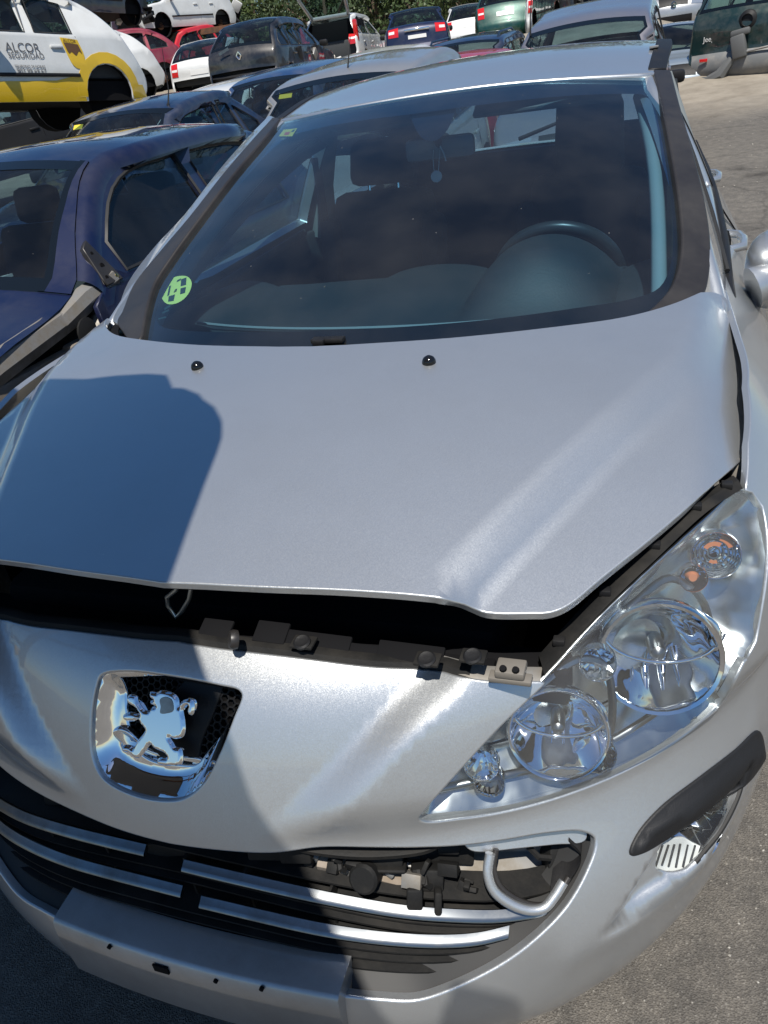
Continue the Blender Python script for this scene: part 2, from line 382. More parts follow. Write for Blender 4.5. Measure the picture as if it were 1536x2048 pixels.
M['wire'] = mat('bare wire', (.45, .46, .44), .35, .9)
# ------------------------------------------------------------------ ground
def gz(y, x=0.0):
    y = np.asarray(y, float); x = np.asarray(x, float); yy = np.clip(y, -50, 18)
    z = np.where(yy < 5.2, 0.0, np.where(yy < 7.2, .019*(yy-5.2)**2, .076+.076*(yy-7.2)))
    return z+1.0*sstep(14.5, 20, y)*(1-sstep(-.5, 3.5, x))

# ------------------------------------------------------------------ the silver car (front at y=0, its left is +x)
def ip(tab):
    a = np.array(tab, float); a = a[np.argsort(a[:, 0])]
    xs = np.linspace(a[0, 0], a[-1, 0], 200); ys = np.interp(xs, a[:, 0], a[:, 1])
    k = np.hanning(21); k /= k.sum(); ys = np.convolve(np.pad(ys, 10, mode='reflect', reflect_type='odd'), k, 'valid')
    return lambda x: np.interp(x, xs, ys)
Yc = ip([(1.2, .75), (.95, .40), (.86, .235), (.82, .172), (.778, .128), (.72, .092), (.66, .064), (.62, .048), (.58, .032), (.5, .012), (.42, -.012), (.36, -.035), (.30, -.05), (.24, -.045), (.18, -.02), (.05, .05)])
Ys = ip([(1.2, .15), (.95, .08), (.86, .05), (.75, .03), (.6, .02), (.4, .01), (.3, .01), (.2, .04), (.05, .09)])
Wz = ip([(.05, .80), (.15, .845), (.25, .885), (.4, .905), (.65, .905), (.8, .882), (.86, .848), (.90, .818), (.95, .772), (1.02, .715), (1.1, .63), (1.2, .5)])
FA = .88
def front_base(t, z):
    s = np.sign(t); a = np.abs(t); q = np.minimum(a, math.pi/2); k = np.sin(q)**2
    x = Wz(z)*np.sin(q); y = Yc(z)*(1-k)+Ys(z)*k+FA*np.maximum(1-np.cos(q), 1e-9)**(1+.3*(1-sstep(.4, .6, z)))+np.maximum(a-math.pi/2, 0)
    return np.stack([s*x, y, z], -1)
S0 = Surf(front_base, (-1.75, 2.9), (.08, 1.12), 230, 110)
SHL = S0.tr([(905, 1330), (880, 1362), (800, 1440), (700, 1545), (610, 1630), (540, 1690)], closed=False)     # shoulder line of the nose
FL1 = S0.tr([(1345, 1640), (1305, 1712), (1245, 1800), (1150, 1905)], closed=False)       # left edge of the fog lamp hollow
FL2 = S0.tr([(1150, 1905), (1215, 1868), (1300, 1812), (1385, 1738), (1440, 1655), (1475, 1580), (1500, 1500)], closed=False)      # its crisp lower crease
FL3 = S0.tr([(1345, 1640), (1420, 1568), (1500, 1500)], closed=False)
FOGP = np.vstack([FL1, FL2[1:], FL3[::-1][1:-1]])
def front(t, z):
    P = front_base(t, z); a = np.abs(t); Q = np.stack([a, z], -1); sh = Q.shape; Q = Q.reshape(-1, 2)
    d, s, p = dist_line(Q, SHL); d = d*s; d = np.where(s == 0, 0, d)
    h = (1-sstep(-.026, .032, -d))*.042*sstep(.575, .66, z)
    ins = inside(Q, FOGP); dl = dist_line(Q, FL1)[0]; dr = dist_line(Q, FL2)[0]; dt = dist_line(Q, FL3)[0]
    h = h-.034*np.where(ins, sstep(.0, .035, dl)*sstep(0, .016, dr)*sstep(0, .06, dt)*sstep(.0, .16, np.linalg.norm(Q-FL1[-1], axis=1)), 0)
    h = h+.009*np.exp(-(dr/.035)**2)*sstep(0, .05, dt)
    k = np.sin(np.minimum(a, math.pi/2))
    sx = np.sign(t)
    P[..., 1] -= h*(.8-.5*k); P[..., 2] += h*.35*sstep(.6, .75, z); P[..., 0] += sx*h*k*.7
    return P
SF = Surf(front, (-1.75, 2.9), (.08, 1.12), 330, 170)

HZ = ip([(0.0, .838), (.2, .886), (.35, .925), (.5, .962), (.65, .995), (.8, 1.022), (1.0, 1.052), (1.2, 1.075), (1.6, 1.11)])
def hood_base(x, y):
    a = np.abs(x); z = HZ(y)-.095*a**2-(4.6+3*np.clip(1-y, 0, 1))*np.maximum(a-.69, 0)**2
    return np.stack([x, y, z], -1)
H0 = Surf(hood_base, (-1.0, 1.0), (.05, 1.5), 120, 90)
HSL = H0.tr([(925, 1235), (945, 1200), (1060, 1070), (1180, 945), (1300, 835), (1395, 735), (1450, 640)], closed=False)
def hood(x, y):
    P = hood_base(x, y); a = np.abs(x); Q = np.stack([a, y], -1).reshape(-1, 2)
    d, s, p = dist_line(Q, HSL); e = d*s                         # left of the line = inside
    w = .030+.022*p
    h = (1-sstep(-w, w*.8, -e))*(.036-.010*p)
    P[..., 2] += h
    return P
SH = Surf(hood, (-1.0, 1.0), (.05, 1.5), 150, 120)

car = thing('silver_car', 'silver hatchback in the foreground with its bonnet ajar and number plate missing', 'car')
HOOD_R = [(690, 690), (900, 676), (1100, 655), (1250, 634), (1340, 610), (1403, 585, 1), (1430, 586), (1456, 600), (1478, 660), (1498, 700), (1505, 770), (1505, 888), (1496, 905), (1440, 955), (1300, 1075), (1200, 1155), (1135, 1208), (1100, 1222), (1060, 1224), (975, 1222), (930, 1206), (870, 1192), (700, 1178), (520, 1171), (400, 1165)]
def sym(half):
    """half outline (x>=0, from the centre line round to the centre line) -> whole"""
    h = np.array(half); h = h[np.abs(h[:, 0]) > -1]
    m = h[::-1]*np.array([-1, 1]); return np.vstack([h, m])
hr = SH.pix(cr(HOOD_R, False, 5))
hr = hr[hr[:, 0] > .02]
c0 = np.array([[0, hr[0, 1]-.004]]); c1 = np.array([[0, hr[-1, 1]-.004]])
hood_uv = sym(np.vstack([c0, hr, c1])[:, :])
bonnet = panel('bonnet', SH, hood_uv, mat=M['silver'], parent=car, step=.03, th=.012, roll=.0025)
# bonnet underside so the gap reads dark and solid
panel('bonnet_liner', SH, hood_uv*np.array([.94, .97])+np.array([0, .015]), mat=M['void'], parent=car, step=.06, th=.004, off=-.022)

HEAD = [(834, 1641), (850, 1648), (920, 1642), (1010, 1628), (1130, 1595), (1260, 1541), (1370, 1474), (1450, 1400), (1492, 1325), (1513, 1280), (1531, 1180), (1537, 1085), (1526, 1012), (1505, 983), (1480, 980), (1430, 1025), (1320, 1125), (1200, 1240), (1086, 1368), (1000, 1450), (910, 1547), (850, 1616)]
NOSE_T = [(340, 1284), (420, 1298), (500, 1308), (600, 1320), (740, 1338), (880, 1346), (905, 1353), (950, 1363), (985, 1367), (1086, 1368)]
GR_T = [(350, 1686), (430, 1697), (540, 1703), (640, 1692), (740, 1692), (830, 1692), (920, 1688), (1000, 1678), (1100, 1662), (1165, 1659), (1192, 1672), (1196, 1690), (1180, 1740), (1140, 1812), (1085, 1872), (1010, 1930), (900, 1985), (830, 2006), (760, 2004), (700, 1998)]
top = SF.tr(NOSE_T, False); seam = SF.pix([(1492, 1324)])
hl = SF.tr([(1086, 1368, 1)]+HEAD[19:]+HEAD[:8]+[(1492, 1324, 1)], False)
bot = SF.tr([(1536, 1545), (1512, 1610), (1482, 1712), (1430, 1812), (1330, 1892), (1200, 1966), (1080, 2040)], False)
out_h = np.vstack([[[0, top[0, 1]]], top[1:], hl[1:], [[seam[0, 0]+.12, seam[0, 1]-.015], [1.52, seam[0, 1]-.03], [1.52, .26]], bot[2:], [[bot[-1, 0]-.1, max(.17, bot[-1, 1]-.005)], [0, .19]]])
gr = SF.tr(GR_T, False); gr_h = np.vstack([[[0, .563]], gr[6:], [[0.10, gr[-1, 1]-.002]], [[0, gr[-1, 1]-.002]]])
grl = cr([(-.0, .351), (-.304, .353), (-.412, .346), (-.47, .360), (-.561, .392), (-.623, .423), (-.671, .451), (-.705, .485), (-.716, .515), (-.685, .535), (-.62, .547), (-.54, .553), (-.429, .557), (-.317, .562), (-.2, .566), (-.1, .564), (0, .563)], False, 5)
gr_full = np.vstack([gr_h, grl[1:-1]])
BADGE = [(200, 1347), (250, 1338), (350, 1349), (440, 1366), (478, 1376), (487, 1390), (470, 1440), (440, 1515), (410, 1570), (372, 1600), (330, 1606), (260, 1592), (205, 1560), (182, 1515), (178, 1450), (186, 1380)]
bd = SF.tr(BADGE); bdo = bd
0 and print('badge uv', bd.min(0), bd.max(0), 'grille', gr.min(0), gr.max(0), 'bot', bot.round(2).tolist())
FOGO = SF.tr([(1402, 1605), (1322, 1690), (1312, 1742), (1365, 1742), (1392, 1722), (1440, 1660), (1480, 1590), (1490, 1540), (1450, 1570)])
bumper = panel('front_bumper', SF, sym(out_h), [gr_full, bd, FOGO, FOGO*np.array([-1, 1])], M['silver'], car, step=.013, th=.014, roll=.004)
# fenders
fe = SF.pix([(1499, 912), (1494, 978), (1506, 982), (1528, 1012), (1539, 1088), (1533, 1182), (1515, 1284), (1495, 1321)])
fen = np.vstack([SF.pix([(1498, 770), (1499, 888)]), fe, [[fe[-1, 0]+.12, fe[-1, 1]-.015], [1.50, fe[-1, 1]-.03], [1.56, .62], [1.75, .72], [2.0, .74], [2.2, .66], [2.32, .45], [2.55, .40], [2.55, .93], [2.42, .98], [2.2, 1.0], [1.95, .99]]])
FEN_UV = fen
for mi in (False, True): panel('front_wing', SF, fen, mat=M['silver'], parent=car, step=.04, th=.012, roll=.003, mirror=mi)

# ------------------------------------------------------------------ windscreen, roof, greenhouse
def wsf(u, v):
    a = np.abs(u); hw = .735+(.605-.735)*v+.02*np.sin(np.pi*np.clip(v, 0, 1)); x = hw*u
    yb = .865+.30*np.minimum(a, 1.4)**2.4; yt = 1.98+.11*a**2
    zb = 1.048-.030*a**2; zt = 1.452-.055*a**2.2
    y = yb+(yt-yb)*v; z = zb+(zt-zb)*v+.045*np.sin(np.pi*np.clip(v, -.2, 1.2))*(1-.35*a**2)
    return np.stack([x, y, z], -1)
SW = Surf(wsf, (-1.25, 1.25), (-.15, 1.15), 120, 100)
WS = [(285, 690), (258, 672), (285, 610), (335, 520), (395, 442), (466, 350), (558, 246, 1), (700, 215), (850, 190), (1000, 170), (1150, 158), (1308, 149, 1), (1335, 250), (1362, 400), (1375, 500), (1370, 560), (1345, 610), (1320, 640), (1200, 660), (1050, 680), (880, 697), (690, 710), (500, 712)]
wuv = SW.tr(WS, n=4)
panel('windscreen', SW, wuv, mat=M['glass'], parent=car, step=.05, th=.005, roll=.001)
FR_IN = [(306, 626), (318, 648), (360, 657), (500, 660), (690, 655), (850, 646), (1000, 632), (1150, 612), (1270, 592), (1322, 570), (1345, 520), (1348, 440), (1335, 330), (1312, 220), (1295, 188), (1255, 183), (1120, 188), (960, 205), (850, 220), (700, 240), (620, 256), (568, 274), (484, 357), (415, 448), (358, 528), (322, 588)]
finu = SW.tr(FR_IN, n=4)
panel('windscreen_border', SW, wuv*.996+np.array([0, .002]), [finu], M['frit'], car, step=.05, th=.001, off=-.006, flange=False)
TR_L = [(243, 648), (252, 630), (275, 575), (326, 510), (385, 440), (455, 350), (512, 283), (549, 242, 1), (560, 245, 1), (532, 282), (474, 350), (405, 440), (348, 518), (312, 575), (298, 620), (291, 655), (284, 684), (272, 690), (255, 668)]
PIL_L = [(233, 644), (243, 620), (262, 570), (312, 502), (373, 436), (443, 345), (502, 277), (541, 237, 1), (551, 242, 1), (514, 284), (457, 352), (387, 442), (328, 512), (277, 577), (254, 632), (246, 650)]
TR_R = [(1308, 149, 1), (1336, 149, 1), (1352, 215), (1378, 310), (1402, 415), (1412, 500), (1408, 560), (1400, 590), (1375, 618), (1325, 641), (1272, 652), (1310, 622), (1345, 580), (1362, 520), (1360, 430), (1342, 310), (1325, 220)]
for tr_ in (TR_L, TR_R): panel('pillar_trim', SW, SW.tr(tr_, n=4), mat=M['grey_plastic'], parent=car, step=.03, th=.03, off=.012, roll=.006)

panel('pillar', SW, SW.tr(PIL_L, n=4), mat=M['silver'], parent=car, step=.03, th=.03, off=.010, roll=.008)
def roof(x, y):
    a = np.abs(x); zc = 1.452+.060*(1-((y-2.85)/.95)**2)*(y < 2.85)+.060*(y >= 2.85)-.052*np.maximum(y-2.85, 0)**2/.9
    zc = np.where(y < 1.9, 1.452-.12*(1.9-y), zc)-.020*(1-sstep(1.97, 2.45, y))
    return np.stack([x, y, zc-(.155-.035*sstep(2.0, 2.8, y))*a**2.2], -1)
SRF = Surf(roof, (-.9, .9), (1.7, 4.2), 80, 90)
ry = lambda a: 1.985+.11*a**2
xs = np.linspace(-.575, .575, 25)
fr_ = SRF.pix(cr([(556, 240), (700, 211), (850, 185), (1000, 165), (1150, 153), (1308, 145)], False, 5))
ro = np.array([tuple(q) for q in fr_]+[(.585, 2.5), (.58, 3.1), (.55, 3.6)]+[(x, 3.66) for x in np.linspace(.5, -.5, 9)]+[(-.55, 3.6), (-.58, 3.1), (-.585, 2.5)])
panel('roof', SRF, ro, mat=M['silver'], parent=car, step=.06, th=.02, roll=.008)
for s in (1, -1):
    st = [(s*x, y) for x, y in [(.578, 2.085), (.62, 2.10), (.632, 2.5), (.625, 3.1), (.59, 3.6), (.555, 3.6), (.583, 3.1), (.588, 2.5)]]
    t_ = panel('roof_trim', SRF, np.array(st), mat=M['black_plastic'], parent=car, step=.04, th=.02, off=.004, roll=.004)
def gh(y, z):
    x = .795-.40*np.maximum(z-1.0, 0)-.28*np.maximum(z-1.0, 0)**2-.03*((y-2.3)/1.3)**2+.13*(1-sstep(.76, 1.0, z))-.10*np.maximum(.5-z, 0)
    return np.stack([x, y, z], -1)
SG = Surf(gh, (.8, 4.2), (.2, 1.55), 140, 100)
def surf_mirror(name, S, uv, **k):
    panel(name, S, uv, **k); panel(name, S, uv, mirror=True, **k)
# side body: A-pillar band, cant rail, windows, doors (both sides alike)
Q = lambda *p: np.array(p, float)
win_f = Q((1.50, 1.03), (1.78, 1.14), (2.08, 1.25), (2.32, 1.305), (2.50, 1.325), (2.50, 1.02), (1.6, 1.0))
win_r = Q((2.60, 1.02), (2.60, 1.33), (2.95, 1.325), (3.3, 1.28), (3.5, 1.22), (3.52, 1.06), (3.3, 1.03))
side_o = Q((1.12, .98), (1.25, 1.06), (1.62, 1.23), (1.95, 1.365), (2.12, 1.408), (2.4, 1.45), (2.9, 1.455), (3.4, 1.40), (3.75, 1.30), (3.95, 1.05), (4.05, .80), (4.05, .35), (3.9, .30), (3.88, .55), (3.72, .68), (3.54, .70), (3.36, .68), (3.2, .55), (3.18, .26), (1.30, .26), (1.28, .40), (1.30, .60), (1.50, .98))
surf_mirror('body_side', SG, side_o, holes=[win_f, win_r], mat=M['silver'], parent=car, step=.05, th=.05, roll=.02)
surf_mirror('side_window', SG, win_f, mat=M['sideglass'], parent=car, step=.08, th=.004, off=-.012)
surf_mirror('side_window', SG, win_r, mat=M['sideglass'], parent=car, step=.08, th=.004, off=-.012)
# ------------------------------------------------------------------ silver car: lamps, grille, badge, engine bay
class Off(Surf):
    bvh = T = G = U = Vv = ur = vr = None
    """a surface pushed off another one along its normal by d(uv)"""
    def __init__(s, S, d): s.S = S; s.d = d
    def P(s, u, v):
        u = np.atleast_1d(np.asarray(u, float)); v = np.atleast_1d(np.asarray(v, float))
        return s.S.P(u, v)+s.d(np.stack([u, v], -1))[:, None]*s.S.N(u, v)
def bowl_d(loop, depth, w, base=0.0):
    L = np.vstack([loop, loop[:1]])
    def d(q):
        e = dist_line(q, L)[0]*np.where(inside(q, loop), 1, 0); return base+depth*np.sin(np.clip(e/w, 0, 1)*math.pi/2)
    return d
def sub(parent, name, *a, **k): pass
def centre(px, py, off=0.0):
    """point and outward normal on the front surface behind a pixel"""
    q = SF.pix([(px, py)]); return SF.p3(q, off)[0], SF.N(q[:, 0], q[:, 1])[0]
Rx = lambda a: Matrix.Rotation(R(a), 3, 'X')
def pxm(P):                                                       # metres per full-size pixel at P
    return float((np.array(P)-CAM)@_f)/FPX
hl_uv = SF.tr(HEAD, n=4)
hin = hl_uv
def headlight(mir):
    sg = -1 if mir else 1
    body = panel('headlight', Off(SF, bowl_d(hin, -.075, .05, -.006)), hin, mat=M['lamp_bezel'], parent=car, step=.016, th=.004, mirror=mir)
    panel('lens', Off(SF, bowl_d(hin, .010, .05, -.002)), (hin-hin.mean(0))*.985+hin.mean(0), mat=M['lens'], parent=body, step=.022, th=.012, roll=.004, mirror=mir)
    def pos(px, py, off):
        P, N = centre(px, py, off); return Vector((sg*P[0], P[1], P[2])), N
    def reflector(px, py, rpx, dep, mt, n=22, ring=True, cap=True, ax=(.12, -.92, .30), off=-.022, sq=1.0):
        P, N = pos(px, py, off); r = rpx*pxm(P); A = Vector((sg*ax[0], ax[1], ax[2])).normalized()
        m = MB(); m.lathe([(r*math.sqrt(max(k, .012)), -dep*(1-k)) for k in (0.012, .08, .2, .35, .52, .7, .86, 1)], P, A, n, cap=False)
        o = m.obj('reflector', mt, body, angle=14)
        if ring:
            m = MB(); m.lathe([(r*.99, -.004), (r*1.0, .004), (r*1.06, .006), (r*1.10, .0), (r*1.10, -.012)], P, A, 36, cap=False); m.obj('reflector_ring', M['chrome'], body, angle=60)
        if cap:
            m = MB(); m.lathe([(r*.16, -dep*.9), (r*.16, -dep*.35), (r*.13, -dep*.22), (r*.04, -dep*.16)], P, A, 16); m.obj('bulb_cap', M['satin_chrome'], body, angle=40)
        return P, r, A
    P, r, A = reflector(1342, 1328, 112, .085, M['reflector_facet'], 26)
    # shelf across the upper half of each main bowl
    def shelf(P, r, A, k=.12):
        m = MB(); e1 = Vector((1, 0, 0)); e1 = (e1-A*e1.dot(A)).normalized(); e2 = A.cross(e1); e2 = e2 if e2.z > 0 else -e2
        pts = [P+e1*(r*math.cos(a))+e2*(r*.55*math.sin(a)+r*k)-A*.012 for a in [2*math.pi*i/32 for i in range(32)]]
        m.tube(pts, r*.045, 8, closed=True); m.obj('inner_ring', M['chrome'], body, angle=60)
        for a in (-.75, -.45, -.15, .15, .45, .75):
            m = MB(); m.tube([P+e1*(r*a)+e2*(-r*(.95-abs(a)*.45))-A*.028, P+e1*(r*a*.9)-e2*(r*.45)-A*.058, P+e1*(r*a*.7)-e2*r*.1-A*.07], [r*.045, r*.06, r*.04], 6); m.obj('flute', M['reflector'], body, angle=60)
    shelf(P, r, A, .42)
    P2, r2, A2 = reflector(1130, 1484, 93, .07, M['reflector_facet'], 24); shelf(P2, r2, A2, .40)
    for q in ((970, 1545, 33, .03), (988, 1588, 29, .028), (1207, 1532, 40, .04)): reflector(*q, M['reflector_facet'], 16, cap=q[2] > 35)
    reflector(1212, 1335, 34, .035, M['reflector_facet'], 14, cap=False)
    # indicator with amber glass
    P3, r3, A3 = reflector(1461, 1104, 46, .045, M['reflector_facet'], 20, cap=False, off=-.028)
    for kk in (.25, .42, .6, .78):
        m = MB(); e1 = Vector((1, 0, 0)); e1 = (e1-A3*e1.dot(A3)).normalized(); e2 = A3.cross(e1)
        m.tube([P3+e1*(r3*kk*math.cos(2*math.pi*i/24))+e2*(r3*kk*math.sin(2*math.pi*i/24))-A3*.012 for i in range(24)], r3*.035, 5, closed=True); m.obj('fresnel_ring', M['satin_chrome'], body, angle=60)
    m = MB()
    e2 = e2 if e2.z > 0 else -e2
    for (a0, a1, r0, r1) in ((25, 75, .62, .9), (60, 150, .35, .55), (240, 290, .3, .45)):
        n = 8; V = []; F = []
        for i in range(n+1):
            a = R(a0+(a1-a0)*i/n)
            for rr in (r0, r1): V.append(P3+e1*(r3*rr*math.cos(a))+e2*(r3*rr*math.sin(a))-A3*.006)
        F = [(2*i, 2*i+1, 2*i+3, 2*i+2) for i in range(n)]; m.add(V, F)
    m.obj('amber_bulb', M['amber'], body)
    P4, r4, A4 = reflector(1408, 1153, 26, .03, M['reflector_facet'], 16, cap=False)
    m = MB(); m.lathe([(.001, -.022), (r4*.5, -.018), (r4*.55, -.008), (r4*.3, .0)], P4, A4, 14); m.obj('amber_bulb', M['amber'], body)
    # chrome partitions between the bowls
    for pl in ([(1086, 1395), (1180, 1330), (1235, 1345), (1255, 1420), (1250, 1500)], [(1280, 1215), (1370, 1150), (1440, 1200), (1470, 1290)], [(880, 1625), (1000, 1600), (1140, 1570), (1290, 1500), (1420, 1395), (1490, 1280)]):
        c_ = SF.p3(SF.tr(pl, False), -.035)*[sg, 1, 1]; m = MB(); m.tube(c_, .006, 6); m.obj('bezel_fin', M['satin_chrome'], body, angle=60)
    # clear upper rim with tabs, seal along the bonnet edge
    c_ = SF.p3(SF.tr([(1490, 975), (1420, 1020), (1320, 1112), (1200, 1228), (1090, 1352)], False), -.004)*[sg, 1, 1]
    m = MB(); V = []; F = []
    for p in c_:
        for (dy, dz) in ((0, 0), (.016, .006), (.034, .004), (.036, -.03)): V.append((p[0]-sg*dy*.35, p[1]+dy, p[2]+dz))
    n = len(c_); F = [(4*i+k, 4*i+k+1, 4*i+5+k, 4*i+4+k) for i in range(n-1) for k in range(3)]; m.add(V, F); m.obj('lamp_seal', M['dusty_plastic'], body, angle=30)
    for i in range(2, n-1, 5):
        m = MB(); m.box(c_[i]+np.array([-sg*.006, .018, .008]), (.016, .014, .010), bev=.002); m.obj('clip', M['black_plastic'], body)
for mi in (False, True): headlight(mi)

# fog lamps and the black brows
BROWM = mat('brow plastic', (.008, .008, .009), .58, bump=(420, .2))
BROW = [(1262, 1706), (1274, 1672), (1320, 1618), (1400, 1556), (1470, 1502), (1514, 1464), (1523, 1480), (1520, 1522), (1498, 1558), (1450, 1592), (1400, 1626), (1330, 1676), (1282, 1703)]
bw = SF.tr(BROW)
for mi in (False, True):
    panel('bumper_brow', Off(SF, bowl_d(bw, .013, .045, .004)), bw, mat=BROWM, parent=car, step=.010, th=.02, roll=.004, mirror=mi)
    fo = (FOGO-FOGO.mean(0))*1.06+FOGO.mean(0)
    fl = panel('fog_lamp', Off(SF, bowl_d(fo, -.045, .05, -.012)), fo, mat=M['reflector'], parent=car, step=.012, th=.01, mirror=mi)
    panel('lens', SF, (FOGO-FOGO.mean(0))*.96+FOGO.mean(0), mat=M['lens'], parent=fl, step=.02, th=.008, off=-.006, mirror=mi)
    rb = SF.tr([(1325, 1690), (1312, 1742), (1365, 1742), (1392, 1722), (1412, 1695)], n=3)
    panel('ribbed_lens', SF, rb, mat=M['white_plastic'], parent=fl, step=.01, th=.004, off=-.012, mirror=mi)
    for k in range(7):
        x0 = 1326+k*12; c_ = SF.p3(SF.pix([(x0+8, 1695-k*1.0), (x0-6+k*.5, 1738-k*1.6)]), -.008)*[-1 if mi else 1, 1, 1]
        m = MB(); m.tube(c_, .0016, 5); m.obj('rib', M['black_plastic'], fl)
    c_ = SF.p3(SF.tr([(1492, 1540), (1478, 1592), (1440, 1662), (1392, 1724)], False), -.003)*[-1 if mi else 1, 1, 1]
    m = MB(); m.tube(c_, .004, 6); m.obj('seal', M['rubber'], fl)

# badge: chrome surround, honeycomb, beast
def bpt(px, py, off): return SF.p3(SF.pix([(px, py)]), off)[0]
panel('badge_recess', Off(SF, bowl_d(bdo, -.055, .018, -.002)), (bdo-bdo.mean(0))*1.02+bdo.mean(0), mat=M['black_plastic'], parent=car, step=.010, th=.004)
b_in = SF.tr([(222, 1354, 1), (217, 1400), (222, 1468), (235, 1512), (270, 1542), (330, 1553), (368, 1552), (400, 1515), (440, 1460), (478, 1392, 1), (470, 1377, 1), (350, 1352)])
_bl = np.vstack([bd, bd[:1]])
panel('badge_surround', Off(SF, lambda q: -.003-.030*np.sin(np.clip(dist_line(q, _bl)[0]/.034, 0, 1)*1.57)), bd*1.0, [b_in], M['chrome'], car, step=.008, th=.02, roll=.005)
# chrome tray under the beast
tray = SF.tr([(199, 1480), (225, 1475), (247, 1500), (262, 1520), (300, 1535), (380, 1545), (385, 1565), (330, 1585), (262, 1572), (215, 1540)])
panel('badge_tray', Off(SF, lambda q: -.050+.40*(q[:, 1]-tray[:, 1].min())), tray, mat=M['chrome'], parent=car, step=.010, th=.01, roll=.004)
spine = SF.tr([(345, 1362, 1), (418, 1372, 1), (396, 1440), (372, 1500), (365, 1545, 1), (290, 1545, 1), (270, 1500), (300, 1420)])
panel('badge_spine', Off(SF, lambda q: np.full(len(q), -.036)), spine, mat=M['black_plastic'], parent=car, step=.012, th=.016, roll=.004)
# honeycomb cells: walls round each hexagon, on a plane through the badge
P0, N0 = centre(340, 1450, -.040); e1 = np.cross([0, 0, 1.0], N0); e1 /= np.linalg.norm(e1); e2 = np.cross(N0, e1)
loopc = SF.p3(bdo); hex_in = np.stack([(loopc-P0)@e1, (loopc-P0)@e2], 1); hex_in = (hex_in-hex_in.mean(0))*.93+hex_in.mean(0)
mm = MB(); a_ = .0070
for i in range(-22, 23):
    for j in range(-18, 19):
        cx = i*a_*1.5; cy = (j+.5*(i % 2))*a_*math.sqrt(3)
        if not inside([(cx, cy)], hex_in)[0]: continue
        V = []; F = []
        for k in range(6):
            c_, s_ = math.cos(k*math.pi/3), math.sin(k*math.pi/3)
            for (rr, h) in ((.98, .010), (.84, .010), (.80, -.004)): V.append(P0+e1*(cx+a_*rr*c_)+e2*(cy+a_*rr*s_)+N0*(h*.8-.008-.35*(cx*cx+cy*cy)))
        for k in range(6):
            q = (k+1) % 6; F += [(3*k, 3*q, 3*q+1, 3*k+1), (3*k+1, 3*q+1, 3*q+2, 3*k+2)]
        mm.add(V, F)
hx = mm.obj('honeycomb_mesh', M['black_plastic'], car, smooth=False); hx['kind'] = 'stuff'
LION = [(300, 1388), (302, 1383), (314, 1385), (322, 1381), (336, 1383), (348, 1388), (356, 1397), (359, 1415), (362, 1404), (372, 1399), (384, 1399), (388, 1410), (386, 1428), (380, 1431), (375, 1422), (377, 1411), (371, 1410), (366, 1418), (369, 1440), (370, 1462), (365, 1474), (350, 1478), (340, 1474), (347, 1486), (352, 1494), (362, 1496), (364, 1528), (352, 1531), (316, 1527), (316, 1519), (324, 1514), (336, 1514), (331, 1506), (310, 1496), (303, 1488), (290, 1504), (280, 1515), (272, 1514), (262, 1505), (246, 1500), (247, 1491), (262, 1490), (268, 1495), (276, 1482), (290, 1464), (292, 1458), (283, 1446), (278, 1438), (268, 1442), (252, 1440), (247, 1432), (256, 1425), (270, 1425), (281, 1431), (274, 1416), (258, 1405), (257, 1392), (264, 1389), (274, 1392), (277, 1402), (290, 1420), (299, 1421), (305, 1414), (313, 1412), (302, 1408), (301, 1402), (308, 1400), (301, 1395)]
P0, N0 = centre(315, 1455, -.014)
def on_badge(px, py, off=0.0): return at_plane(px, py, N0, P0+N0*off)
li = np.array([on_badge(*p) for p in cr(LION, n=4)]); l2 = np.stack([(li-P0)@e1, (li-P0)@e2], 1)
class Plane(Surf):
    def __init__(s, o, a, b, n): s.o, s.a, s.b, s.n = map(np.array, (o, a, b, n))
    def P(s, u, v): u = np.atleast_1d(np.asarray(u, float)); v = np.atleast_1d(np.asarray(v, float)); return s.o+u[:, None]*s.a+v[:, None]*s.b
    def N(s, u, v): return np.tile(s.n, (len(np.atleast_1d(u)), 1))
PLB = Plane(P0, e1, e2, N0)
panel('emblem', Off(PLB, bowl_d(l2, .0045, .0035, 0)), l2, mat=M['chrome'], parent=car, step=.0024, th=.012, roll=.0010, bstep=.0014)
m = MB(); mane = [(324, 1398), (334, 1393), (346, 1398), (350, 1410), (349, 1420), (338, 1424), (325, 1424), (326, 1412)]
mn = np.array([on_badge(*p) for p in cr(mane, n=3)]); mn2 = np.stack([(mn-P0)@e1, (mn-P0)@e2], 1)
panel('emblem_mane', Off(PLB, lambda q: np.full(len(q), .0052)), mn2, mat=M['satin_chrome'], parent=car, step=.003, th=.004, roll=.0008, bstep=.002)

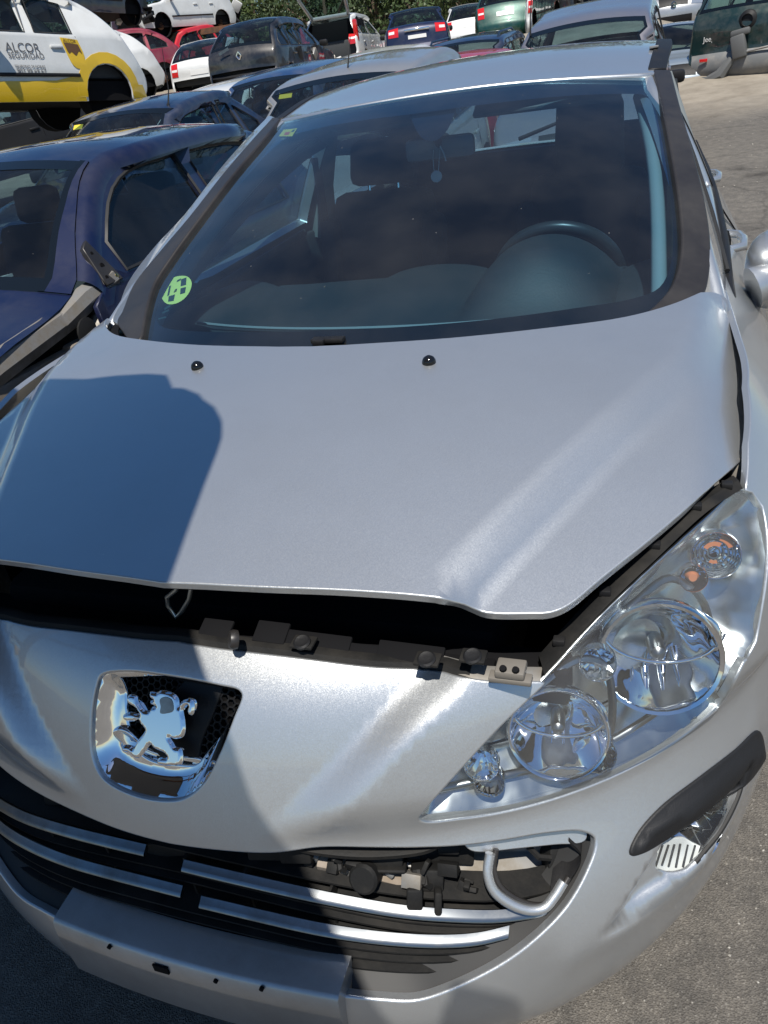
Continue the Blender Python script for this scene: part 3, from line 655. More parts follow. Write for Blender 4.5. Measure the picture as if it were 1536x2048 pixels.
# lower grille: backing, slats, ribs, chrome bars
gi = (gr_full-gr_full.mean(0))*np.array([1.03, 1.06])+gr_full.mean(0)
lowz = Q((-.74, .34), (.74, .34), (.74, .475), (-.74, .475))
def along(t0, t1, zf, off, n=40):
    t = np.linspace(t0, t1, n); z = np.array([zf(x) for x in t]); return SF.p3(np.stack([t, z], 1), off)
def zc_of(pl):
    u = SF.tr(pl, False); u = u[np.argsort(u[:, 0])]; return lambda t: float(np.interp(abs(t), u[:, 0], u[:, 1]))
zbar1 = zc_of([(330, 1756), (450, 1785), (640, 1826), (800, 1853), (900, 1861), (1000, 1863), (1080, 1854)])
zbar2 = zc_of([(420, 1838), (520, 1862), (640, 1888), (760, 1905), (880, 1912), (960, 1907), (1025, 1892)])
def sweep(name, C, prof, mt, parent, angle=40):
    """C: points along the bar, prof: (back, up) offsets"""
    V = []; F = []; k = len(prof)
    for p in C:
        for (b, u) in prof: V.append((p[0], p[1]+b, p[2]+u))
    for i in range(len(C)-1):
        for j in range(k): F.append((i*k+j, i*k+(j+1) % k, (i+1)*k+(j+1) % k, (i+1)*k+j))
    F += [tuple(range(k)), tuple(range((len(C)-1)*k, len(C)*k))[::-1]]
    return mesh_obj(name, V, F, mt, parent, angle=angle)
BARP = [(.001, -.003), (-.001, .0), (.0005, .003), (.004, .005), (.012, .011), (.014, .010), (.013, .0), (.005, -.005)]
sweep('chrome_bar', along(.0, .64, zbar1, -.020), BARP, M['satin_chrome'], car)
sweep('chrome_bar', along(-.66, -.075, lambda t: zbar1(t)+.012, -.020), BARP, M['satin_chrome'], car)
sweep('chrome_bar', along(.03, .57, zbar2, -.016), BARP, M['satin_chrome'], car)
sweep('chrome_bar', along(-.64, -.005, lambda t: zbar2(t)+.010, -.016), BARP, M['satin_chrome'], car)
SLP = [(0, 0), (0, .004), (.045, .008), (.045, .004)]
for dz, of in ((-.024, -.028), (-.040, -.03), (-.056, -.028)): sweep('slat', along(-.62, .60, lambda t: zbar2(t)+dz, of), SLP, M['dusty_plastic'], car)
for dz, of in ((.020, -.035), (-.018, -.035), (-.030, -.033)): sweep('slat', along(-.68, .67, lambda t: zbar1(t)+dz, of), SLP, M['dusty_plastic'], car)
for t in (-.5, -.34, -.18, 0.0, .115, .27, .42):
    c_ = SF.p3(np.array([[t, zbar2(t)-.075], [t, zbar1(t)+.02]]), -.062); m = MB(); m.box((c_[0]+c_[1])/2, (.004, .02, float(np.linalg.norm(c_[1]-c_[0])))); m.obj('grille_rib', M['dusty_plastic'], car)
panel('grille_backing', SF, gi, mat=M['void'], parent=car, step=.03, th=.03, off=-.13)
# black lip round the opening
lip_o = (gr_full-gr_full.mean(0))*np.array([1.02, 1.03])+gr_full.mean(0)
lip_uv = SF.tr([(1196, 1690), (1182, 1745), (1142, 1815), (1085, 1874), (1010, 1932), (900, 1987), (830, 2007), (700, 2000)], False)
lp = SF.p3(lip_uv, -.012); lp2 = SF.p3(SF.tr([(1150, 1700), (1128, 1760), (1098, 1800), (1040, 1850), (965, 1895), (860, 1940), (790, 1955), (690, 1950)], False), -.055)
for sg in (1, -1):
    n = min(len(lp), len(lp2)); V = [p*[sg, 1, 1] for p in lp[:n]]+[p*[sg, 1, 1] for p in lp2[:n]]; mesh_obj('grille_lip', V, [(i, i+1, n+i+1, n+i) for i in range(n-1)], M['rubber'], car)
# crash beam and the broken brackets above the bars
bx = along(-.66, .64, lambda t: .500, -.105); sweep('crash_beam', bx, [(0, -.03), (-.012, -.02), (-.012, .02), (0, .035), (.05, .035), (.05, -.03)], M['alu'], car)
bx = along(-.45, .45, lambda t: .462, -.075); sweep('lower_beam', bx, [(0, -.008), (0, .010), (.05, .016), (.05, -.008)], M['dirt_metal'], car)
def chunk(name, px0, py0, px1, py1, off, depth, mt, rot=0, bev=.004):
    a, b, c_ = bpt(px0, py0, off), bpt(px1, py0, off), bpt(px0, py1, off); w = np.linalg.norm(b-a); h = np.linalg.norm(c_-a)
    X = Vector(b-a).normalized(); Z0 = Vector(a-c_); Z = (Z0-X*Z0.dot(X)).normalized(); Y = Z.cross(X); Mx = Matrix((X, Y, Z)).transposed()
    m = MB(); m.box(Vector(a+(b-a)/2+(c_-a)/2)+Y*(depth/2), (w, depth, h), rot=Mx, bev=bev); return m.obj(name, mt, car, angle=30)
chunk('beam_foam', 640, 1725, 760, 1775, -.10, .02, M['dirt_metal'])
chunk('bracket', 470, 1698, 600, 1755, -.035, .05, M['dusty_plastic'])
chunk('bracket', 545, 1706, 612, 1752, -.025, .05, M['dusty_plastic'])
chunk('bracket', 694, 1730, 806, 1766, -.035, .05, M['dusty_plastic'])
chunk('bracket', 700, 1762, 812, 1772, -.028, .04, M['dusty_plastic'])
chunk('bracket', 812, 1720, 965, 1772, -.06, .05, M['dusty_plastic'])
chunk('bracket', 822, 1766, 892, 1812, -.035, .035, M['dusty_plastic'])
chunk('bracket', 812, 1796, 846, 1840, -.02, .03, M['dusty_plastic'])
chunk('bracket', 870, 1800, 886, 1850, -.018, .03, M['dusty_plastic'])
chunk('bracket', 880, 1720, 930, 1742, -.045, .03, M['dusty_plastic'])
chunk('bracket', 640, 1722, 690, 1738, -.05, .03, M['dusty_plastic'])
for x in (715, 746): chunk('slot', x, 1732, x+5, 1746, -.0335, .003, M['void'], bev=0)
for x0, y0, x1, y1 in ((655, 1730, 672, 1752), (668, 1750, 682, 1770), (838, 1770, 846, 1792), (850, 1775, 862, 1800), (1075, 1715, 1120, 1735)):
    a, b = bpt(x0, y0, -.04), bpt(x1, y1, -.035); m = MB(); m.tube([a, (a+b)/2+np.array([0, -.008, 0]), b], .005, 6); m.obj('broken_clip', M['dusty_plastic'], car)
P, N = centre(722, 1777, -.022); m = MB(); m.lathe([(.020, -.03), (.022, 0), (.018, .004), (.004, .004)], P, (0, -.8, .5), 18); m.obj('clip_disc', M['dusty_plastic'], car)
rail = along(-.5, .5, lambda t: .545, -.045); sweep('upper_rail', rail, [(0, -.006), (-.004, .004), (.0, .012), (.06, .016), (.06, -.006)], M['black_plastic'], car)
chunk('dirty_plate', 1060, 1716, 1140, 1800, -.10, .01, M['dirt_metal'])
chunk('bracket', 1126, 1712, 1170, 1800, -.05, .05, M['dusty_plastic'])
for x0, x1, y in ((30, 90, 1600), (110, 170, 1640), (210, 300, 1668), (330, 400, 1690), (240, 330, 1722)):
    chunk('bracket', x0, y, x1, y+34, -.05, .05, M['dusty_plastic'])
def strip_px(name, pl, hp, off, depth, mt, back=.0):
    c_ = SF.p3(SF.tr(pl, False), off); h = hp*pxm(c_[len(c_)//2]); return sweep(name, c_, [(0, -h/2), (-.003, -h*.3), (-.003, h*.3), (.002, h/2), (depth, h/2+depth*.2), (depth, -h/2)], mt, car)
strip_px('dusty_strip', [(618, 1778), (700, 1792), (812, 1816)], 26, -.050, .02, M['dirt_metal'])
strip_px('alloy_beam', [(622, 1748), (720, 1768), (830, 1790), (960, 1800), (1145, 1796)], 24, -.072, .03, M['alu'])
strip_px('alloy_face', [(940, 1742), (1060, 1748), (1145, 1744)], 62, -.088, .03, M['alu'])
strip_px('black_lip', [(585, 1712), (640, 1722), (740, 1728), (850, 1716), (885, 1702)], 15, -.018, .03, M['dusty_plastic'])
strip_px('black_lip', [(1150, 1690), (1176, 1720), (1150, 1775), (1110, 1812)], 16, -.02, .04, M['black_plastic'])
q_ = random.Random(5)
for i in range(26):
    px = q_.uniform(600, 960); py = 1738+(px-600)*.10+q_.uniform(-12, 40); P = bpt(px, py, q_.uniform(-.06, -.028)); m = MB()
    m.box(P, (q_.uniform(.006, .03), q_.uniform(.004, .02), q_.uniform(.004, .022)), rot=Rx(q_.uniform(-40, 40)) @ Matrix.Rotation(R(q_.uniform(-35, 35)), 3, 'Y'), bev=.001); m.obj('broken_clip', M['dusty_plastic'] if i % 4 else M['alu'], car)
# silver fog-lamp surround pieces left in the opening
pc = SF.tr([(928, 1693, 1), (1000, 1680), (1100, 1664), (1163, 1662), (1185, 1675), (1180, 1690), (1120, 1697), (1040, 1706), (965, 1714), (945, 1710)])
panel('fog_lamp_surround', SF, pc, mat=M['silver'], parent=car, step=.015, th=.01, off=-.018)
for cpx, rr in (([(983, 1712), (978, 1750), (990, 1786), (1022, 1812), (1060, 1826), (1092, 1822), (1112, 1800), (1132, 1768)], .0075),):
    m = MB(); m.tube(SF.p3(SF.tr(cpx, False), -.008), rr, 8); m.obj('fog_lamp_frame', M['silver'], car, angle=60)
    m = MB(); m.tube(SF.p3(SF.tr([(x+14, y-5) for x, y in cpx], False), -.014), rr*.6, 8); m.obj('fog_lamp_frame', M['grey_plastic'], car, angle=60)

# bare number plate carrier
za = .386; yb_ = -.046
pl = [bpt(125, 1815, .01), bpt(690, 1965, .01)]
m = MB(); xa, xb = -.236, .262; V = []; F = []
prof = [(.030, .004), (-.022, .0), (-.030, -.006), (-.034, -.045), (-.030, -.135), (.0, -.145)]
n = 16
for i in range(n+1):
    x = xa+(xb-xa)*i/n; cv = .012*((2*i/n-1)**2)
    for (b, u) in prof: V.append((x, -.018+b+cv, za+u))
k = len(prof)
F = [(i*k+j, (i+1)*k+j, (i+1)*k+j+1, i*k+j+1) for i in range(n) for j in range(k-1)]
F += [tuple(range(k)), tuple(range(n*k, (n+1)*k))[::-1]]
mesh_obj('number_plate_carrier', V, F, M['scuffed_silver'], car, angle=50)
for px, py in ((215, 1900), (520, 1985), (430, 1965)):
    P = at_y(px, py, -.052); P[1] = -.052+.012*(2*(P[0]-xa)/(xb-xa)-1)**2; m = MB(); m.lathe([(.0035, -.004), (.0035, .0006), (.0005, .0006)], P, (0, -1, 0), 10); m.obj('screw_hole', M['void'], car)
P = at_y(322, 1938, -.0515); m = MB(); m.box(P, (.026, .003, .016)); m.obj('carrier_slot', M['void'], car)

# engine bay seen through the gaps
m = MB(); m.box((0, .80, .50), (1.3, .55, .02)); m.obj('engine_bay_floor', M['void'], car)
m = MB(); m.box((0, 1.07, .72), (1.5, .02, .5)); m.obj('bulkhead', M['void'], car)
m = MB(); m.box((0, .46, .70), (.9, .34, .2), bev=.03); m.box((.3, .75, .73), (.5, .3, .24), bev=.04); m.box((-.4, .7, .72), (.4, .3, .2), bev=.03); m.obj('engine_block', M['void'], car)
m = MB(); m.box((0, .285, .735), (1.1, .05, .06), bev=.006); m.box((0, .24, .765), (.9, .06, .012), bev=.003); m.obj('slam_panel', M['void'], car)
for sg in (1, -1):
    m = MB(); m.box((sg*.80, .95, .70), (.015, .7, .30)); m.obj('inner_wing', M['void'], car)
    P = at_y(1474, 950, .66)*[sg, 1, 1]; m = MB(); m.box(P, (.022, .05, .06), rot=Rx(-20), bev=.004); m.box(P+np.array([sg*.016, .01, .0]), (.010, .09, .05), rot=Rx(-20), bev=.002); m.obj('wing_flange', M['alu'], car)
# rail of black plastic with clips along the top of the nose
tt = np.linspace(-.50, .49, 60); tz = np.interp(np.abs(tt), top[:, 0][np.argsort(top[:, 0])], top[:, 1][np.argsort(top[:, 0])])
c_ = SF.p3(np.stack([tt, tz], 1)); sweep('nose_rail', c_, [(.004, -.002), (.010, .006), (.022, .008), (.03, .004), (.03, -.02), (.01, -.02)], M['dusty_plastic'], car)
def rail_block(x0, x1, y, dy, up, name='rail_block'):
    a, b = bpt(x0, y, .0), bpt(x1, y+(x1-x0)*.13, .0); m = MB(); X = Vector(b-a); L = X.length; X.normalize(); Z = Vector((0, -.35, 1)).normalized(); Y = Z.cross(X).normalized(); Mx = Matrix((X, Y, Z)).transposed()
    m.box(Vector((a+b)/2)+Y*(dy/2+.012)+Vector((0, .004, up-.007)), (L, dy, .007), rot=Mx, bev=.002); return m.obj(name, M['void'], car)
rail_block(385, 446, 1286, .03, .004); rail_block(495, 560, 1299, .035, .005); rail_block(560, 690, 1308, .028, .003); rail_block(745, 880, 1333, .030, .003); rail_block(690, 760, 1324, .02, .001)
for px, py in ((604, 1284), (853, 1318), (945, 1312)):
    P = at_z(px, py, .832); m = MB(); m.box(P+np.array([0, .004, -.004]), (.034, .026, .005), bev=.002); m.obj('clip_pad', M['dusty_plastic'], car)
    m = MB(); m.lathe([(.012, -.003), (.0125, .001), (.010, .003), (.007, .002), (.003, .002)], P, (0, -.25, 1), 18); m.obj('round_clip', M['black_plastic'], car, angle=40)
P = at_z(466, 1279, .845); m = MB(); m.lathe([(.013, -.006), (.014, 0), (.012, .005), (.003, .006)], P, (-.75, -.55, .35), 18); m.obj('rubber_stop', M['grey_plastic'], car, angle=40)
P = at_z(1022, 1338, .815); m = MB(); m.box(P, (.038, .03, .012), bev=.003); m.box(P+np.array([.0, -.006, -.010]), (.055, .018, .008), bev=.002); m.obj('wing_bracket', mat('worn beige plastic', (.17, .155, .135), .5), car)
for dx in (-.008, .008): m = MB(); m.lathe([(.005, 0), (.004, .004)], P+np.array([dx, -.01, .008]), (0, -.6, 1), 10); m.obj('screw', M['void'], car)
lipc = SF.p3(SF.tr([(850, 1330), (905, 1345), (955, 1358), (1080, 1362)], False), 0); sweep('nose_flange', lipc, [(.002, -.002), (.012, .003), (.024, .003), (.024, -.004), (.012, -.006)], M['alu'], car)
# wire loop under the bonnet edge
hk = [at_y(x, y, .225) for x, y in ((362, 1160), (352, 1180), (334, 1194), (336, 1212), (352, 1234), (364, 1222), (378, 1198), (384, 1165))]
m = MB(); m.tube(hk, .0035, 8); m.obj('bonnet_hook', M['wire'], car, angle=60)
# washer nozzles
for px, py in ((395, 735), (858, 725)):
    q = SH.pix([(px, py)]); P = SH.p3(q)[0]; Nn = SH.N(q[:, 0], q[:, 1])[0]
    m = MB(); m.lathe([(.013, -.002), (.0125, .004), (.010, .009), (.005, .0125), (.001, .013)], P, Nn, 16); o = m.obj('washer_nozzle', M['gloss_black'], car, angle=60)
# ------------------------------------------------------------------ silver car: cabin, rear, wheels, mirrors, small marks
Rx = lambda a: Matrix.Rotation(R(a), 3, 'X'); Ry = lambda a: Matrix.Rotation(R(a), 3, 'Y'); Rz = lambda a: Matrix.Rotation(R(a), 3, 'Z')
def smoothgrid(name, fn, nu, nv, mt, parent, **k): return MB().grid(fn, nu, nv).obj(name, mt, parent, angle=60, **k)
def bump2(x, c, w): return max(0.0, 1-((x-c)/w)**2)
def dash(u, v):                                                   # top of the dashboard, windscreen foot to its lip
    x = -.72+1.44*u; y = 1.02+.30*abs(2*u-1)**2.2*.55+v*(.78-.2*abs(2*u-1)**2.2); z = .955+.02*math.sin(v*3)-.02*abs(2*u-1)**2
    z += .030*bump2(x, .03, .16)**.7*sstep(.15, .5, np.array(v))
    z += .122*bump2(x, .365, .175)**.65*float(sstep(.12, .42, np.array(v)))*(1-float(sstep(.62, .95, np.array(v))))
    z += .03*bump2(x, .66, .12)*float(sstep(.1, .4, np.array(v)))+.03*bump2(x, -.62, .12)*float(sstep(.1, .4, np.array(v)))
    if v > .86: z -= .9*(v-.86)
    return (x, y, float(z))
d = smoothgrid('dashboard', dash, 72, 34, M['dash'], car)
m = MB(); m.box((0, 1.80, .72), (1.44, .06, .42), bev=.02); m.obj('dashboard_front', M['cabin_dark'], car)
for x0, x1, y0 in ((-.5, -.1, 1.10), (-.02, .38, 1.09)):
    m = MB(); m.box(((x0+x1)/2, y0, .968), (x1-x0, .03, .006), bev=.002); m.obj('demister_vent', M['cabin_dark'], car)
c_ = [(-.55+1.1*i/20, 1.16+.10*abs(i/10-1)**2.2, .974) for i in range(21)]; m = MB(); m.tube(c_, .004, 6); m.obj('dashboard_seam', M['cabin_light'], car)
# steering wheel
wc = Vector((.345, 1.86, .90)); wr = .178; W = Rx(-62) ; e_x = W @ Vector((1, 0, 0)); e_y = W @ Vector((0, 1, 0)); e_n = W @ Vector((0, 0, 1))
sw = MB(); sw.tube([wc+e_x*wr*math.cos(a)+e_y*wr*math.sin(a) for a in [2*math.pi*i/48 for i in range(48)]], .019, 10, closed=True); swo = sw.obj('steering_wheel', mat('wheel leather', (.03, .03, .032), .33), car, angle=60)
for a0, a1 in ((75, 90), (90, 105), (150, 185), (-5, 30)):
    m = MB(); m.tube([wc+e_x*wr*math.cos(R(a))+e_y*wr*math.sin(R(a)) for a in np.linspace(a0, a1, 8)], .0205, 10); m.obj('grip', M['cabin_dark'], swo, angle=60)
m = MB(); m.box(wc-e_n*.02, (.15, .12, .06), rot=W, bev=.025)
for a in (200, 340, 270): m.tube([wc-e_n*.015, wc+e_x*wr*.95*math.cos(R(a))+e_y*wr*.95*math.sin(R(a))], .014, 8)
m.obj('airbag_hub', M['cabin_dark'], swo)
m = MB(); m.tube([wc+Vector((.10, -.10, .02)), wc+Vector((.20, -.11, .03))], [.008, .013], 8); m.obj('stalk', M['satin_chrome'], swo, angle=60)
# seats
def seat(x, y, hr_w, hr_z0, hr_z1, name='front_seat', lean=14):
    B = Rx(-lean) if False else Rx(lean)
    m = MB(); m.box((x, y-.30, .52), (.50, .54, .16), rot=Rx(6), bev=.05); s_ = m.obj(name, M['seat'], car)
    m = MB(); m.box((x, y-.02, .82), (.48, .14, .58), rot=Rx(-lean), bev=.05, taper=.86)
    for sg in (1, -1): m.box((x+sg*.21, y-.06, .78), (.08, .16, .48), rot=Rx(-lean), bev=.035)
    m.obj('backrest', M['seat'], s_)
    m = MB(); m.box((x, y+.06, (hr_z0+hr_z1)/2), (hr_w, .11, hr_z1-hr_z0), rot=Rx(-lean*.6), bev=.035, taper=.9); m.obj('headrest', M['seat'], s_)
    for dx in (-.06, .06): m = MB(); m.tube([(x+dx, y+.04, 1.0), (x+dx, y+.06, hr_z0+.03)], .006, 6); m.obj('headrest_post', M['chrome'], s_)
    return s_
seat(.37, 2.52, .25, 1.06, 1.345); seat(-.42, 2.52, .26, 1.12, 1.285)
m = MB(); m.box((0, 3.35, .55), (1.3, .5, .18), bev=.05); bs = m.obj('rear_bench', M['seat'], car)
m = MB(); m.box((0, 3.62, .82), (1.3, .14, .56), rot=Rx(-18), bev=.05); m.obj('backrest', M['seat'], bs)
for x in (-.42, .42): m = MB(); m.box((x, 3.70, 1.10), (.24, .09, .12), rot=Rx(-10), bev=.03); m.obj('headrest', M['seat'], bs)
# cabin shell: floor, door cards, headlining, pillars
m = MB(); m.box((0, 2.6, .34), (1.5, 3.0, .03)); m.obj('cabin_floor', M['cabin_dark'], car)
for sg in (1, -1):
    m = MB(); m.box((sg*.735, 2.5, .66), (.03, 2.3, .64), bev=.01); dp = m.obj('door_card', M['cabin_dark'], car)
    m = MB(); m.tube([(sg*.715, 1.55, .965), (sg*.718, 2.4, .99)], .016, 6); m.obj('door_card_top', mat('door top', (.05, .055, .06), .6), dp)
    # inside faces of the pillars, pale
    vv = np.linspace(.02, .97, 9); ap = SW.p3(np.stack([sg*(.90+.03*vv), vv], 1), -.055)
    m = MB(); m.tube(ap, .030 if sg < 0 else .017, 8); m.obj('pillar_trim_inner', M['cabin_light'], car, angle=60)
    bp_ = [np.array(p) for p in ((sg*.70, 2.56, .95), (sg*.675, 2.56, 1.15), (sg*.60, 2.55, 1.37))]
    m = MB(); m.tube(bp_, [.06, .05, .04], 8); m.obj('pillar_trim_inner', M['cabin_light'], car, angle=60)
    m = MB(); m.tube([(sg*.655, 2.49, 1.25), (sg*.67, 2.50, .60)], .02, 5); m.obj('seat_belt', M['cabin_dark'], car)
    cp_ = [(sg*.64, 3.5, 1.0), (sg*.58, 3.55, 1.3)]; m = MB(); m.tube(cp_, .08, 8); m.obj('pillar_trim_inner', M['cabin_dark'], car, angle=60)
panel('headlining', Off(SRF, lambda q: np.full(len(q), -.045)), ro*np.array([.98, 1])+np.array([0, .02]), mat=M['cabin_dark'], parent=car, step=.1, th=.005)
# sun visors and mirror
m = MB(); m.box((-.30, 2.03, 1.385), (.42, .16, .018), rot=Rx(24), bev=.008); m.box((.30, 2.03, 1.385), (.42, .16, .018), rot=Rx(24), bev=.008); m.obj('sun_visor', mat('visor', (.06, .08, .09), .7), car)
fq = SW.tr([(818, 185), (912, 185), (905, 225), (890, 255), (868, 272), (845, 268), (826, 240)]); panel('sensor_patch', SW, fq, mat=M['frit'], parent=car, step=.03, th=.001, off=-.012, flange=False)
mc = at_y(880, 296, 1.86); m = MB(); m.box(mc, (.205, .03, .062), rot=Rz(4), bev=.014); mo = m.obj('interior_mirror', mat('mirror housing', (.16, .19, .20), .4), car)
m = MB(); m.tube([mc, mc+np.array([0, -.04, .06])], .012, 8); m.obj('mirror_stem', M['cabin_dark'], mo)
pc_ = at_y(873, 353, 1.84)
m = MB(); m.tube([at_y(867, 300, 1.84), at_y(866, 318, 1.84), at_y(868, 342, 1.84)], .0013, 5); m.tube([at_y(880, 300, 1.84), at_y(878, 325, 1.84), at_y(877, 342, 1.84)], .0013, 5); m.tube([at_y(880, 292, 1.83), at_y(888, 308, 1.83), at_y(892, 322, 1.83)], .0022, 5)
cord = m.obj('cord', M['white_plastic'], None)
pen = thing('mirror_pendant', 'small pale disc hanging on a cord from the mirror inside the silver car', 'pendant', tuple(pc_))
cord.parent = pen; cord.location = -Vector(pc_)
m = MB(); m.lathe([(.002, -.004), (.016, -.003), (.017, 0), (.016, .003), (.002, .004)], (0, 0, 0), (.1, -1, .2), 20); m.obj('disc', M['white_plastic'], pen, angle=50)
# tailgate and rear window
def tg(u, v):                                                     # u across, v down
    x = u*(.565+.18*v); y = 3.655+.30*v**.8-.06*u*u; z = 1.395-.155*abs(u)**2.2*(1-v)*.5-.43*v; return x, y, z
class Gr(Surf):
    bvh = T = G = U = Vv = ur = vr = None
    def __init__(s, f): s.f = f
    def P(s, u, v): return np.array([s.f(a, b) for a, b in zip(np.atleast_1d(u), np.broadcast_to(np.atleast_1d(v), np.atleast_1d(u).shape))])
    def N(s, u, v, e=1e-3): return -Surf.N(s, u, v, e)
GT = Gr(tg); wn_ = Q((-.84, .10), (-.80, .06), (.80, .06), (.84, .10), (.82, .66), (.74, .72), (-.74, .72), (-.82, .66))
panel('tailgate', GT, Q((-1, 0), (1, 0), (1, 1), (-1, 1)), [wn_], M['silver'], car, step=.12, th=.02)
panel('rear_window', GT, wn_, mat=glass('rear window glass', (.72, .82, .82)), parent=car, step=.15, th=.004)
m = MB(); a, b = Vector(tg(-.15, .70)), Vector(tg(.55, .42)); m.tube([a+Vector((0, .03, .02)), (a+b)/2+Vector((0, .04, .03)), b+Vector((0, .03, .01))], [.012, .009, .005], 6); m.obj('rear_wiper', M['black_plastic'], car)
m = MB(); m.box((0, 4.02, .62), (1.56, .08, .72), bev=.03); m.box((0, 4.1, .42), (1.6, .16, .32), bev=.06); m.obj('rear_bumper', M['silver'], car)
m = MB(); m.box((0, 2.6, .26), (1.60, 3.0, .08)); m.obj('floor_pan', M['void'], car)
def wheel(parent, c, r=.315, w=.2, side=1, rimm=None, flat=False):
    m = MB(); m.lathe([(r*.62, -w/2), (r*.9, -w/2), (r*.98, -w*.38), (r, -w*.2), (r, w*.2), (r*.98, w*.38), (r*.9, w/2), (r*.62, w/2)], c, (1, 0, 0), 28, cap=False); t = m.obj('wheel', M['tyre'], parent, angle=50)
    m = MB(); m.lathe([(r*.64, side*w*.46), (r*.60, side*w*.36), (r*.25, side*w*.30), (r*.12, side*w*.36), (.002, side*w*.36)], c, (1, 0, 0), 20, cap=False); m.obj('rim', rimm or M['alu'], t, angle=40); return t
for x in (-.76, .76):
    for y in (.93, 3.54): wheel(car, (x, y, .315), side=1 if x > 0 else -1)
# door handles, belt strips, door mirror on the left of the car
for y, z in ((1.98, .925), (2.98, .968)):
    for sg in (1, -1):
        x = float(SG.P(y, z)[0][0]); m = MB(); m.tube([(sg*(x-.004), y-.02, z), (sg*(x+.035), y+.01, z), (sg*(x+.042), y+.09, z+.004), (sg*(x+.035), y+.16, z+.004), (sg*(x-.004), y+.19, z+.004)], [.012, .013, .014, .013, .012], 8); h = m.obj('door_handle', M['silver'], car, angle=60)
        m = MB(); m.box((sg*(x-.001), y+.085, z), (.01, .12, .045), bev=.004); m.obj('handle_recess', M['void'], h)
for sg in (1, -1):
    c_ = SG.p3(Q((1.22, .955), (1.42, .985), (1.7, 1.002), (2.1, 1.013), (2.55, 1.013), (3.0, 1.015), (3.35, 1.018), (3.55, 1.05)), .004)*[sg, 1, 1]
    m = MB(); m.tube(c_, .010, 6); m.obj('belt_strip', M['black_plastic'], car, angle=60)
    c_ = SG.p3(Q((1.42, 1.0), (1.65, 1.09), (1.9, 1.19), (2.15, 1.275), (2.4, 1.325), (2.9, 1.335), (3.3, 1.29), (3.52, 1.2)), .002)*[sg, 1, 1]
    m = MB(); m.tube(c_, .006, 6); m.obj('window_seal', M['rubber'], car, angle=60)
    for yy in (1.47, 2.55):
        c_ = SG.p3(Q((yy, .98), (yy-.01, .8), (yy-.01, .5)), .0005)*[sg, 1, 1]; m = MB(); m.tube(c_, .003, 5); m.obj('door_seam', M['void'], car)
    panel('pillar_cover', SG, Q((2.50, 1.02), (2.60, 1.02), (2.60, 1.33), (2.50, 1.325)), mat=M['gloss_black'], parent=car, step=.08, th=.004, off=.003, mirror=sg < 0)
# mirror: a head on a foot
mp = at_y(1580, 530, 1.55); m = MB()
m.lathe([(.004, -.075), (.05, -.066), (.078, -.035), (.088, .0), (.088, .03), (.083, .055)], tuple(mp), (0, 1, 0), 24)
for i, v in enumerate(m.V): m.V[i] = (mp[0]+.02+(abs(v[0]-mp[0])/.088)**.7*.118*(1 if v[0] > mp[0] else -1), v[1], mp[2]+(abs(v[2]-mp[2])/.088)**.75*(.088 if v[2] > mp[2] else .075)*(1 if v[2] > mp[2] else -1))
mo = m.obj('door_mirror', M['silver'], car, angle=60)
f1 = mp+np.array([-.045, .0, -.055]); m = MB(); m.tube([(.845, 1.47, .945), (.875, 1.48, .955), f1], [.050, .042, .048], 12); m.obj('mirror_foot', M['silver'], mo, angle=60)
m = MB(); m.lathe([(.080, 0), (.080, .004)], tuple(mp+np.array([0, .054, 0])), (0, 1, 0), 24); m.obj('mirror_glass', M['chrome'], mo)
# roof trim patch, windscreen stickers
q = SRF.pix([(1308, 98)]); P = SRF.p3(q)[0]; m = MB(); m.box(P+np.array([0, 0, .006]), (.026, .06, .006), bev=.001); m.obj('trim_clip', M['alu'], car)
def decal(name, S, px, mt, off=-.008, par=car): return panel(name, S, S.tr(px), mat=mt, parent=par, step=.02, th=.0, off=off, flange=False)
st = decal('round_sticker', SW, [(318, 588), (322, 570), (336, 554), (355, 547), (372, 549), (379, 560), (375, 578), (362, 594), (344, 603), (328, 602)], M['sticker_lime'])
for pz in ([(358, 554), (369, 550), (368, 565), (357, 568)], [(357, 572), (368, 569), (366, 581), (356, 584)], [(333, 588), (346, 584), (343, 597), (332, 599)], [(334, 568), (338, 566), (334, 586), (330, 588)], [(350, 556), (358, 552), (357, 556), (349, 560)]):
    panel('sticker_print', SW, SW.pix(pz), mat=M['print_dark'], parent=st, step=.02, th=0, off=-.0076, flange=False)
def text(s, size, mt, origin, X, Y, parent, name='lettering', ext=.0005, sx=1.0, align='CENTER', conform=None):
    cu = bpy.data.curves.new(name, 'FONT'); cu.body = s; cu.size = size; cu.extrude = ext; cu.align_x = align; cu.align_y = 'CENTER'
    tmp = bpy.data.objects.new(name, cu); COL.objects.link(tmp); dg = bpy.context.evaluated_depsgraph_get(); me = bpy.data.meshes.new_from_object(tmp.evaluated_get(dg)); bpy.data.objects.remove(tmp); bpy.data.curves.remove(cu)
    X = Vector(X).normalized(); Yv = Vector(Y); Yv = (Yv-X*Yv.dot(X)).normalized(); Z = X.cross(Yv)
    me.transform(Matrix(((X.x*sx, Yv.x, Z.x, origin[0]), (X.y*sx, Yv.y, Z.y, origin[1]), (X.z*sx, Yv.z, Z.z, origin[2]), (0, 0, 0, 1))))
    if conform:
        for v in me.vertices: v.co.x = float(conform(v.co.y, v.co.z))+(.006 if v.co.x < origin[0] else .007)
    me.materials.clear(); me.materials.append(mt); me.name = name; o = bpy.data.objects.new(name, me); COL.objects.link(o); o.parent = parent; return o
o_, xx, yy = (SW.p3(SW.pix([p]), -.0072)[0] for p in ((347, 577), (356, 573), (352, 562)))
text('B', .018, M['print_dark'], o_, xx-o_, yy-o_, st)
sy = decal('inspection_sticker', SW, [(556, 270, 1), (566, 257, 1), (593, 254, 1), (583, 270, 1)], M['sticker_yellow'], -.004)
